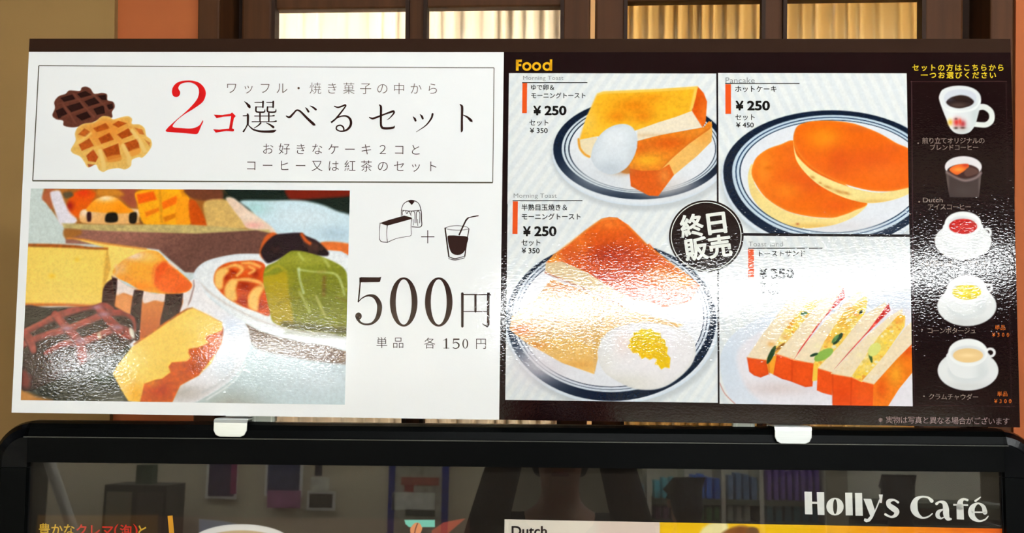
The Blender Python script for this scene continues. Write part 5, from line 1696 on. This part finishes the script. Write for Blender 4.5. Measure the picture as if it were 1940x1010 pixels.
# shop name in heavy contrast lettering
mb = MB()
for q in ([(388, 640), (440, 641), (445, 801), (392, 800)], [(475, 643), (527, 644), (530, 806), (482, 804)], [(438, 711), (480, 712), (480, 727), (438, 726)],
          [(676, 648), (726, 648), (730, 808), (680, 808)], [(745, 650), (795, 650), (801, 811), (749, 810)], [(914, 660), (942, 661), (934, 720), (923, 720)],
          [(1462, 735), (1512, 736), (1516, 838), (1465, 836)], [(1440, 727), (1545, 730), (1545, 742), (1440, 739)]):
    mb.outline(fp('R', q), Z2, smooth=False)
mb.ring(fp('R', ellipse(604, 746, 61, 62)), fp('R', ellipse(605, 746, 15, 53)), Z2)
mb.outline(fp('R', [(805, 690), (860, 692), (886, 772), (916, 695), (928, 697), (872, 822), (852, 850), (826, 857), (808, 847), (813, 829), (834, 834), (853, 812)]), Z2, smooth=False)
for st in ([(1050, 716, 16), (1020, 699, 14), (985, 708, 30), (985, 735, 34), (1010, 755, 40), (1040, 780, 38), (1030, 808, 26), (1000, 819, 14), (960, 801, 16)],
           [(1288, 706, 26), (1262, 682, 14), (1215, 677, 14), (1175, 700, 34), (1162, 750, 52), (1178, 795, 40), (1220, 825, 15), (1262, 818, 11), (1292, 796, 8)],
           [(1322, 726, 20), (1345, 712, 14), (1376, 722, 30), (1388, 760, 42), (1390, 800, 42), (1402, 830, 32), (1425, 834, 12)], [(1368, 765, 10), (1335, 784, 26), (1330, 812, 30), (1352, 830, 14), (1372, 822, 8)],
           [(1488, 750, 48), (1490, 715, 38), (1512, 694, 18), (1540, 700, 16)],
           [(1572, 785, 10), (1672, 787, 10)], [(1664, 786, 34), (1652, 745, 26), (1615, 723, 12), (1578, 748, 36), (1568, 788, 46), (1582, 825, 36), (1622, 848, 15), (1664, 838, 11), (1686, 815, 8)], [(1597, 706, 16), (1632, 680, 8)]):
    mb.ribbon(fp('R', st), Z2)
in_stand(mb.build('shop_name_lettering', ink((236, 236, 228), False), stand))

# clear glossy cover over the poster
M_cover = bpy.data.materials.new('clear_cover')
M_cover.use_nodes = True
nt = M_cover.node_tree
nt.nodes.remove(nt.nodes['Principled BSDF'])
tr = nt.nodes.new('ShaderNodeBsdfTransparent')
gl = nt.nodes.new('ShaderNodeBsdfGlossy')
gl.inputs['Roughness'].default_value = 0.012
lw = nt.nodes.new('ShaderNodeLayerWeight')
lw.inputs['Blend'].default_value = 0.5
pw = nt.nodes.new('ShaderNodeMath')
pw.operation = 'POWER'
pw.inputs[1].default_value = 5.0
fr_ = nt.nodes.new('ShaderNodeMath')
fr_.operation = 'MULTIPLY_ADD'
fr_.inputs[1].default_value = 0.92
fr_.inputs[2].default_value = 0.105
mx = nt.nodes.new('ShaderNodeMixShader')
nt.links.new(lw.outputs['Facing'], pw.inputs[0])
nt.links.new(pw.outputs[0], fr_.inputs[0])
nt.links.new(fr_.outputs[0], mx.inputs[0])
nt.links.new(tr.outputs[0], mx.inputs[1])
nt.links.new(gl.outputs[0], mx.inputs[2])
nt.links.new(mx.outputs[0], nt.nodes['Material Output'].inputs[0])
MB().add([(-0.5762, YLOW, 0.0036), (0.5732, YLOW, 0.0036), (0.5732, YB, 0.0036), (-0.5762, YB, 0.0036)], [(0, 1, 2, 3)]).build('clear_cover', M_cover, stand)

# ------------------------------------------------------------------ what the glossy cover mirrors: the shop hall behind the camera
def mirror_pt(px, py, Y, n=0.0036):
    """point of the hall at depth Y that the cover shows at a sketch position"""
    d = np.array([(px - 970.0) / FPX, (505.0 - py) / FPX, 1.0]) @ CW
    t = ((CEN + n * EN - CAM) @ EN) / (d @ EN)
    p = CAM + t * d
    r = d - 2 * (d @ EN) * EN
    q = p + (Y - p[1]) / r[1] * r
    return q[0], q[2]


def mrect(x0, x1, y0, y1, Y):
    a, b_ = mirror_pt(x0, y1, Y), mirror_pt(x1, y0, Y)
    return a[0], b_[0], a[1], b_[1]


struct(MB().box(-9, -0.40, -7.30, -7.10, 0, 2.7).build('wall_shop_left', M_mall))


def wall_poster(px, Y, rgb, label, cat, name='wall_poster', extra=()):
    x0, x1, z0, z1 = mrect(*px, Y)
    t = empty(name, ((x0 + x1) / 2, Y, z0))
    tag(t, label, cat)
    w = (x1 - x0) / 2
    MB().box(-w - .02, w + .02, -0.03, -0.008, -.02, z1 - z0 + .02).build('backing', M_case, t)
    MB().box(-w, w, -0.009, -0.004, 0, z1 - z0).build('print', mat('poster_%d_%d_%d' % rgb, rgb, .5, noise=(14.0, .4)), t)
    for nm, q, c in extra:
        a0, a1, c0, c1 = mrect(*q, Y)
        cx = (x0 + x1) / 2
        MB().box(a0 - cx, a1 - cx, -0.005, 0.004, c0 - z0, c1 - z0).build(nm, mat('poster_%d_%d_%d' % c, c, .5, noise=(14.0, .25)), t)
    return t


YW = -7.06
wall_poster((393, 447, 840, 940, ), YW, (70, 58, 82), 'dark purple wall poster with a magenta edge, leftmost reflection in the cover', 'poster', extra=[('magenta_strip', (436, 452, 840, 936), (150, 60, 100))])
wall_poster((505, 570, 850, 935), YW, (64, 66, 92), 'dark blue wall poster with a pink foot, mirrored right of the purple one', 'poster', extra=[('pink_strip', (506, 570, 930, 962), (170, 110, 140))])
wall_poster((585, 630, 936, 962), YW, (70, 62, 52), 'small dark grey notice mirrored between the blue poster and the blue board', 'notice', 'wall_notice', extra=[('white_slip', (588, 624, 904, 932), (214, 212, 196)), ('dark_slip', (596, 612, 850, 902), (60, 54, 60))])
wall_poster((740, 846, 820, 1010), YW, (176, 172, 150), 'tall pale display board between two blue posts, mirrored in the cover', 'display board', 'display_board',
            extra=[('blue_post', (733, 752, 800, 1012), (38, 52, 130)), ('blue_post', (835, 853, 800, 1012), (38, 52, 130)), ('red_heading', (760, 832, 905, 919), (176, 92, 76)), ('red_heading', (766, 784, 918, 932), (160, 66, 56)), ('white_card', (742, 824, 934, 966), (226, 226, 212)), ('dark_caption', (768, 824, 966, 978), (70, 70, 62))])
# dim cabinet and leaning pole on the far left
x0, x1, z0, z1 = mrect(208, 330, 918, 1010, -6.7)
t = empty('low_cabinet', ((x0 + x1) / 2, -6.75, 0))
tag(t, 'dark low cabinet with pale fronts against the opposite shop wall, mirrored left', 'cabinet')
w = (x1 - x0) / 2
MB().box(-w, w, -0.2, 0.2, 0, z1).build('body', mat('cabinet_grey', (74, 70, 62), .6), t)
MB().box(-w * .9, -w * .1, 0.2, 0.212, .1, z1 - .05).build('front', mat('cabinet_front', (140, 132, 112), .6), t)
MB().box(w * .1, w * .9, 0.2, 0.212, .1, z1 - .05).build('front', mat('cabinet_front2', (92, 84, 76), .6), t)
MB().box(-0.06, 0.06, -0.06, 0.06, z1, z1 + .14).build('speaker_box', mat('cabinet_green', (70, 84, 66), .6), t)
x0, x1, z0, z1 = mrect(50, 88, 880, 1010, -6.4)
t = MB().box(x0, x1, -6.45, -6.1, 0, 1.9).build('clothes_rail_cover', mat('dark_green_cloth', (60, 58, 48), .9, noise=(9., .4)))
tag(t, 'dark cloth-covered rack at the far left end of the reflected hall', 'rack')
a, b_ = mirror_pt(88, 860, -5.9), mirror_pt(140, 1010, -5.9)
e = ((a[0] - b_[0]) / (a[1] - b_[1]))
mb = MB()
zt = 2.2
ns = 12
for z in (0.0, zt):
    xx = b_[0] + e * (z - b_[1])
    for i in range(ns):
        mb.v.append((xx + 0.04 * math.cos(2 * math.pi * i / ns), -5.9 + 0.04 * math.sin(2 * math.pi * i / ns), z))
mb.f = [(i, (i + 1) % ns, ns + (i + 1) % ns, ns + i) for i in range(ns)] + [tuple(range(ns)), tuple(range(ns, 2 * ns))]
tag(mb.build('leaning_pole', mat('pale_pole', (215, 212, 198), .4), smooth=False), 'pale slanting pole at the left of the reflected hall', 'pole')
# white drape next to the passage
x0, x1, z0, z1 = mrect(914, 946, 880, 952, -6.6)
mb = MB()
n = 24
V = []
for z, k in ((2.4, 1.25), (z1, 1.0), (z0, .55), (z0 - .25, .35)):
    for i in range(n + 1):
        V.append((x0 + (x1 - x0) * k * i / n, -6.6 + 0.02 * math.sin(i * 1.3), z))
mb.add(V, [(j * (n + 1) + i, j * (n + 1) + i + 1, (j + 1) * (n + 1) + i + 1, (j + 1) * (n + 1) + i) for j in range(3) for i in range(n)])
t = empty('drape', (x0, -6.6, 0))
t.location = (0, 0, 0)
tag(t, 'white gathered drape beside the passage, mirrored left of the photographer', 'drape')
mb.build('cloth', mat('white_cloth', (226, 222, 204), .9), t, smooth=True)
MB().box(x0 - .05, x1 + .15, -6.62, -6.58, 2.4, 2.43).build('rail', M_case, t)

# product shelves on the right
SY = -5.0
sx0, _ = mirror_pt(1163, 900, SY)
sx1, _ = mirror_pt(1900, 900, SY)
sh = empty('display_shelf', (sx0, SY, 0))
tag(sh, 'long white display shelf with small products, mirrored in the cover left of the shop name', 'shelf')
W = sx1 - sx0
M_sh = mat('shelf_paint', (232, 228, 208), .6)
M_shd = mat('shelf_edge', (100, 104, 86), .6)
MB().box(0, W, -0.36, -0.33, 0, 1.78).build('back_board', M_sh, sh)
levels = []
for y in (943, 984, 1026):
    z = mirror_pt(1165, y, SY)[1]
    levels.append(z)
    MB().box(0, W, -0.33, 0.02, z - .03, z).build('board', M_shd, sh)
for p in (1163, 1229, 1300, 1369, 1441, 1563):
    xx = mirror_pt(p, 900, SY)[0] - sx0
    MB().box(xx - .012, xx + .012, -0.33, 0.025, 0, 1.62 if p < 1500 else 1.78).build('upright', M_sh, sh)
xx = mirror_pt(1582, 900, SY)[0] - sx0
MB().box(xx - .06, xx + .06, -0.33, 0.04, 0, 1.78).build('pillar', mat('shelf_pillar', (170, 162, 136), .7), sh)


def carton(px0, px1, ytop, lev, rgb, label, group):
    x0, zt = mirror_pt(px0, ytop, SY)
    x1, _ = mirror_pt(px1, ytop, SY)
    z0 = levels[lev] + .001
    h = max(zt - z0, .03)
    m = mat('carton_%d_%d_%d' % rgb, rgb, .45, noise=(20., .25))
    o = MB().box(x0 + .004, x1 - .004, SY - .16, SY - .01, z0, z0 + h).build('product_carton', m, None, .003)
    o['label'] = label
    o['category'] = 'carton'
    o['group'] = group
    return o


G1, G2 = 'cartons on the upper shelf', 'cartons on the lower shelf'
r = random.Random(4)
for i, p in enumerate(range(1168, 1224, 14)):
    carton(p, p + 12, 915 + r.randint(-3, 6), 0, (190, 222, 238) if i else (80, 130, 220), 'pale blue carton in the leftmost bay of the upper shelf' if i else 'deep blue carton at the left end of the upper shelf', G1)
for p in range(1239, 1282, 15):
    carton(p, p + 13, 908 + r.randint(-4, 5), 0, (110, 216, 232), 'teal carton in the second bay of the upper shelf', G1)
for p in range(1308, 1356, 15):
    carton(p, p + 13, 905 + r.randint(-6, 6), 0, (80, 132, 232), 'royal blue carton in the third bay of the upper shelf', G1)
for p in range(1378, 1424, 15):
    carton(p, p + 13, 900 + r.randint(-3, 6), 0, (130, 160, 196), 'slate blue carton in the fourth bay of the upper shelf', G1)
for p in range(1452, 1556, 13):
    carton(p, p + 11, 889 + r.randint(-2, 4), 0, (132, 102, 182), 'purple carton on the upper shelf before the pillar', G1)
for p in range(1168, 1208, 18):
    carton(p, p + 12, 960, 1, (206, 204, 186), 'white carton in the leftmost bay of the lower shelf', G2)
for p in range(1240, 1275, 16):
    carton(p, p + 13, 962, 1, (140, 104, 124), 'plum carton in the second bay of the lower shelf', G2)
for p in range(1323, 1356, 15):
    carton(p, p + 12, 961, 1, (110, 160, 104), 'green carton in the third bay of the lower shelf', G2)
for p in range(1378, 1424, 16):
    carton(p, p + 13, 959, 1, (206, 206, 190), 'white carton in the fourth bay of the lower shelf', G2)
for p in range(1452, 1545, 17):
    carton(p, p + 15, 960, 1, (64, 124, 140), 'dark teal carton on the lower shelf before the pillar', G2)


# ---- people mirrored in the cover
def skinned(name, joints, bones, m, parent, sub=2):
    """joints {key: (x, y, z, radius)}, first joint is the root"""
    keys = list(joints)
    me = bpy.data.meshes.new(name)
    me.from_pydata([joints[k][:3] for k in keys], [(keys.index(a), keys.index(b_)) for a, b_ in bones], [])
    me.materials.append(m)
    o = link(bpy.data.objects.new(name, me), parent)
    o.modifiers.new('skin', 'SKIN')
    sv = me.skin_vertices[0].data
    for i, k in enumerate(keys):
        rr = joints[k][3]
        sv[i].radius = rr if isinstance(rr, tuple) else (rr, rr)
        sv[i].use_root = (i == 0)
    s = o.modifiers.new('sub', 'SUBSURF')
    s.levels = s.render_levels = sub
    return o


M_skin = mat('skin', (206, 158, 126), .55)


def person(x, y, H, ang, label, top, low, hair, arms_up=False, long_hair=False):
    k = H / 1.75
    t = empty('person', mat=Matrix.Translation((x, y, 0)) @ Matrix.Rotation(ang, 4, 'Z') @ Matrix.Scale(k, 4))
    tag(t, label, 'person')
    J = {'pelvis': (0, 0, .93, (.13, .10)), 'waist': (0, 0, 1.08, (.115, .085)), 'chest': (0, .01, 1.28, (.14, .10)), 'collar': (0, 0, 1.42, (.10, .075)), 'neck': (0, .005, 1.50, .05),
         'jaw': (0, .03, 1.57, (.055, .062)), 'face': (0, .025, 1.64, (.073, .09)), 'crown': (0, .01, 1.71, (.055, .06))}
    Bn = [('pelvis', 'waist'), ('waist', 'chest'), ('chest', 'collar'), ('collar', 'neck'), ('neck', 'jaw'), ('jaw', 'face'), ('face', 'crown')]
    C = {'pelvis': (0, 0, .90, (.15, .12)), 'waist': (0, 0, 1.08, (.135, .105)), 'chest': (0, .01, 1.28, (.16, .12)), 'collar': (0, 0, 1.42, (.115, .09)), 'throat': (0, 0, 1.475, (.07, .066))}
    Cb = [('pelvis', 'waist'), ('waist', 'chest'), ('chest', 'collar'), ('collar', 'throat')]
    Tr = {'pelvis': (0, 0, .93, (.145, .115))}
    Tb = []
    for s, n in ((-1, 'l'), (1, 'r')):
        if arms_up:
            sh_, el, wr, hd = (s * .18, 0, 1.41), (s * .185, .20, 1.43), (s * .105, .26, 1.72), (s * .088, .275, 1.77)
            fd = np.array([-s * .35, .3, .9])
        else:
            sh_, el, wr, hd = (s * .18, 0, 1.41), (s * .235, -.03, 1.13), (s * .235, .06, .90), (s * .232, .08, .84)
            fd = np.array([0, .25, -.97])
        J['sh' + n] = (*sh_, .055)
        J['el' + n] = (*el, .042)
        J['wr' + n] = (*wr, .027)
        J['palm' + n] = (*hd, (.038, .018))
        Bn += [('collar', 'sh' + n), ('sh' + n, 'el' + n), ('el' + n, 'wr' + n), ('wr' + n, 'palm' + n)]
        for fi in range(5):
            L = (.055, .072, .08, .074, .058)[fi]
            off = np.array([s * (-.03 + .017 * fi) * (1 if not arms_up else -1), 0, 0]) if fi else np.array([-s * .035, .02, -.015])
            b0 = np.array(hd) + off + fd * .03
            d2 = fd + (np.array([-s * .7, .3, 0]) if fi == 0 else 0)
            p1, p2 = b0 + d2 * L * .5, b0 + d2 * L + np.array([0, .014, 0])
            J['f%d0%s' % (fi, n)] = (*p1, .0095)
            J['f%d1%s' % (fi, n)] = (*p2, .008)
            Bn += [('palm' + n, 'f%d0%s' % (fi, n)), ('f%d0%s' % (fi, n), 'f%d1%s' % (fi, n))]
        C['sh' + n] = (*sh_, .072)
        C['el' + n] = (*el, .056)
        C['wr' + n] = (*(np.array(el) + (np.array(wr) - np.array(el)) * .9), .043)
        Cb += [('collar', 'sh' + n), ('sh' + n, 'el' + n), ('el' + n, 'wr' + n)]
        J['hip' + n] = (s * .09, 0, .86, .085)
        J['kn' + n] = (s * .10, .01, .48, .055)
        J['an' + n] = (s * .10, -.02, .09, .038)
        J['toe' + n] = (s * .115, .15, .035, (.042, .03))
        Bn += [('pelvis', 'hip' + n), ('hip' + n, 'kn' + n), ('kn' + n, 'an' + n), ('an' + n, 'toe' + n)]
        Tr['hip' + n] = (s * .095, 0, .84, .102)
        Tr['kn' + n] = (s * .10, .01, .48, .078)
        Tr['an' + n] = (s * .10, -.02, .10, .06)
        Tb += [('pelvis', 'hip' + n), ('hip' + n, 'kn' + n), ('kn' + n, 'an' + n)]
    skinned('body', J, Bn, M_skin, t)
    skinned('jacket', C, Cb, mat('cloth_%d_%d_%d' % top, top, .9), t)
    skinned('trousers', Tr, Tb, mat('cloth_%d_%d_%d' % low, low, .9), t)
    for s, n in ((-1, 'l'), (1, 'r')):
        skinned('shoe', {'a': (s * .10, -.05, .05, (.05, .05)), 'b': (s * .115, .06, .045, (.05, .042)), 'c': (s * .12, .19, .036, (.046, .034))}, [('a', 'b'), ('b', 'c')], mat('shoe_black', (20, 18, 18), .5), t)
    # face
    for s in (-1, 1):
        bm = bmesh.new()
        bmesh.ops.create_uvsphere(bm, u_segments=10, v_segments=8, radius=.012)
        bmesh.ops.translate(bm, verts=bm.verts, vec=(s * .032, .108, 1.648))
        me = bpy.data.meshes.new('eye')
        bm.to_mesh(me)
        bm.free()
        me.materials.append(mat('eye_dark', (36, 24, 20), .2))
        link(bpy.data.objects.new('eye', me), t)
        skinned('ear', {'a': (s * .078, .01, 1.66, (.012, .02)), 'b': (s * .08, .008, 1.61, (.008, .014))}, [('a', 'b')], M_skin, t, 1)
    skinned('nose', {'a': (0, .112, 1.65, .010), 'b': (0, .128, 1.615, .014)}, [('a', 'b')], M_skin, t, 2)
    skinned('mouth', {'a': (-.024, .094, 1.578, (.006, .005)), 'b': (0, .1, 1.58, (.008, .007)), 'c': (.024, .094, 1.578, (.006, .005))}, [('a', 'b'), ('b', 'c')], mat('lip', (150, 80, 74), .5), t, 1)
    hj = {'a': (0, -.035, 1.66, (.088, .085)), 'b': (0, -.01, 1.715, (.082, .088)), 'c': (0, .035, 1.745, (.05, .05))}
    hb = [('a', 'b'), ('b', 'c')]
    hj['d'] = (0, -.06, 1.57, (.07, .05))
    hb.append(('a', 'd'))
    if long_hair:
        hj['e'] = (0, -.075, 1.45, (.075, .035))
        hb.append(('d', 'e'))
    skinned('hair', hj, hb, mat('hair_%d_%d_%d' % hair, hair, .5), t)
    return t


person(0.075, -1.60, 1.76, 0.0, 'photographer in a dark jacket with both arms raised, mirrored black in the cover', (22, 20, 20), (40, 42, 52), (16, 12, 10), arms_up=True)
cx_, cz_ = mirror_pt(1296, 916, -3.5)
person(cx_, -3.5, cz_ + .01, math.radians(165), 'dark-haired person in a pale top browsing the shelves, mirrored before the teal cartons', (190, 180, 166), (60, 62, 74), (20, 15, 13), long_hair=True)
cx_, cz_ = mirror_pt(1700, 911, -3.7)
person(cx_, -3.7, cz_ + .01, math.radians(190), 'dark-haired person in a dark coat, mirrored behind the shop name', (36, 32, 32), (40, 40, 46), (18, 14, 12), long_hair=True)
# the phone in the photographer's hands, right behind the lens
ph = MB().box(-0.075, 0.075, -0.0045, 0.0045, -0.037, 0.037).build('phone', mat('phone_black', (16, 16, 18), .25), None, .003)
ph.location = (0.056, -1.302, 1.89)
tag(ph, 'black phone held up by the photographer', 'phone')
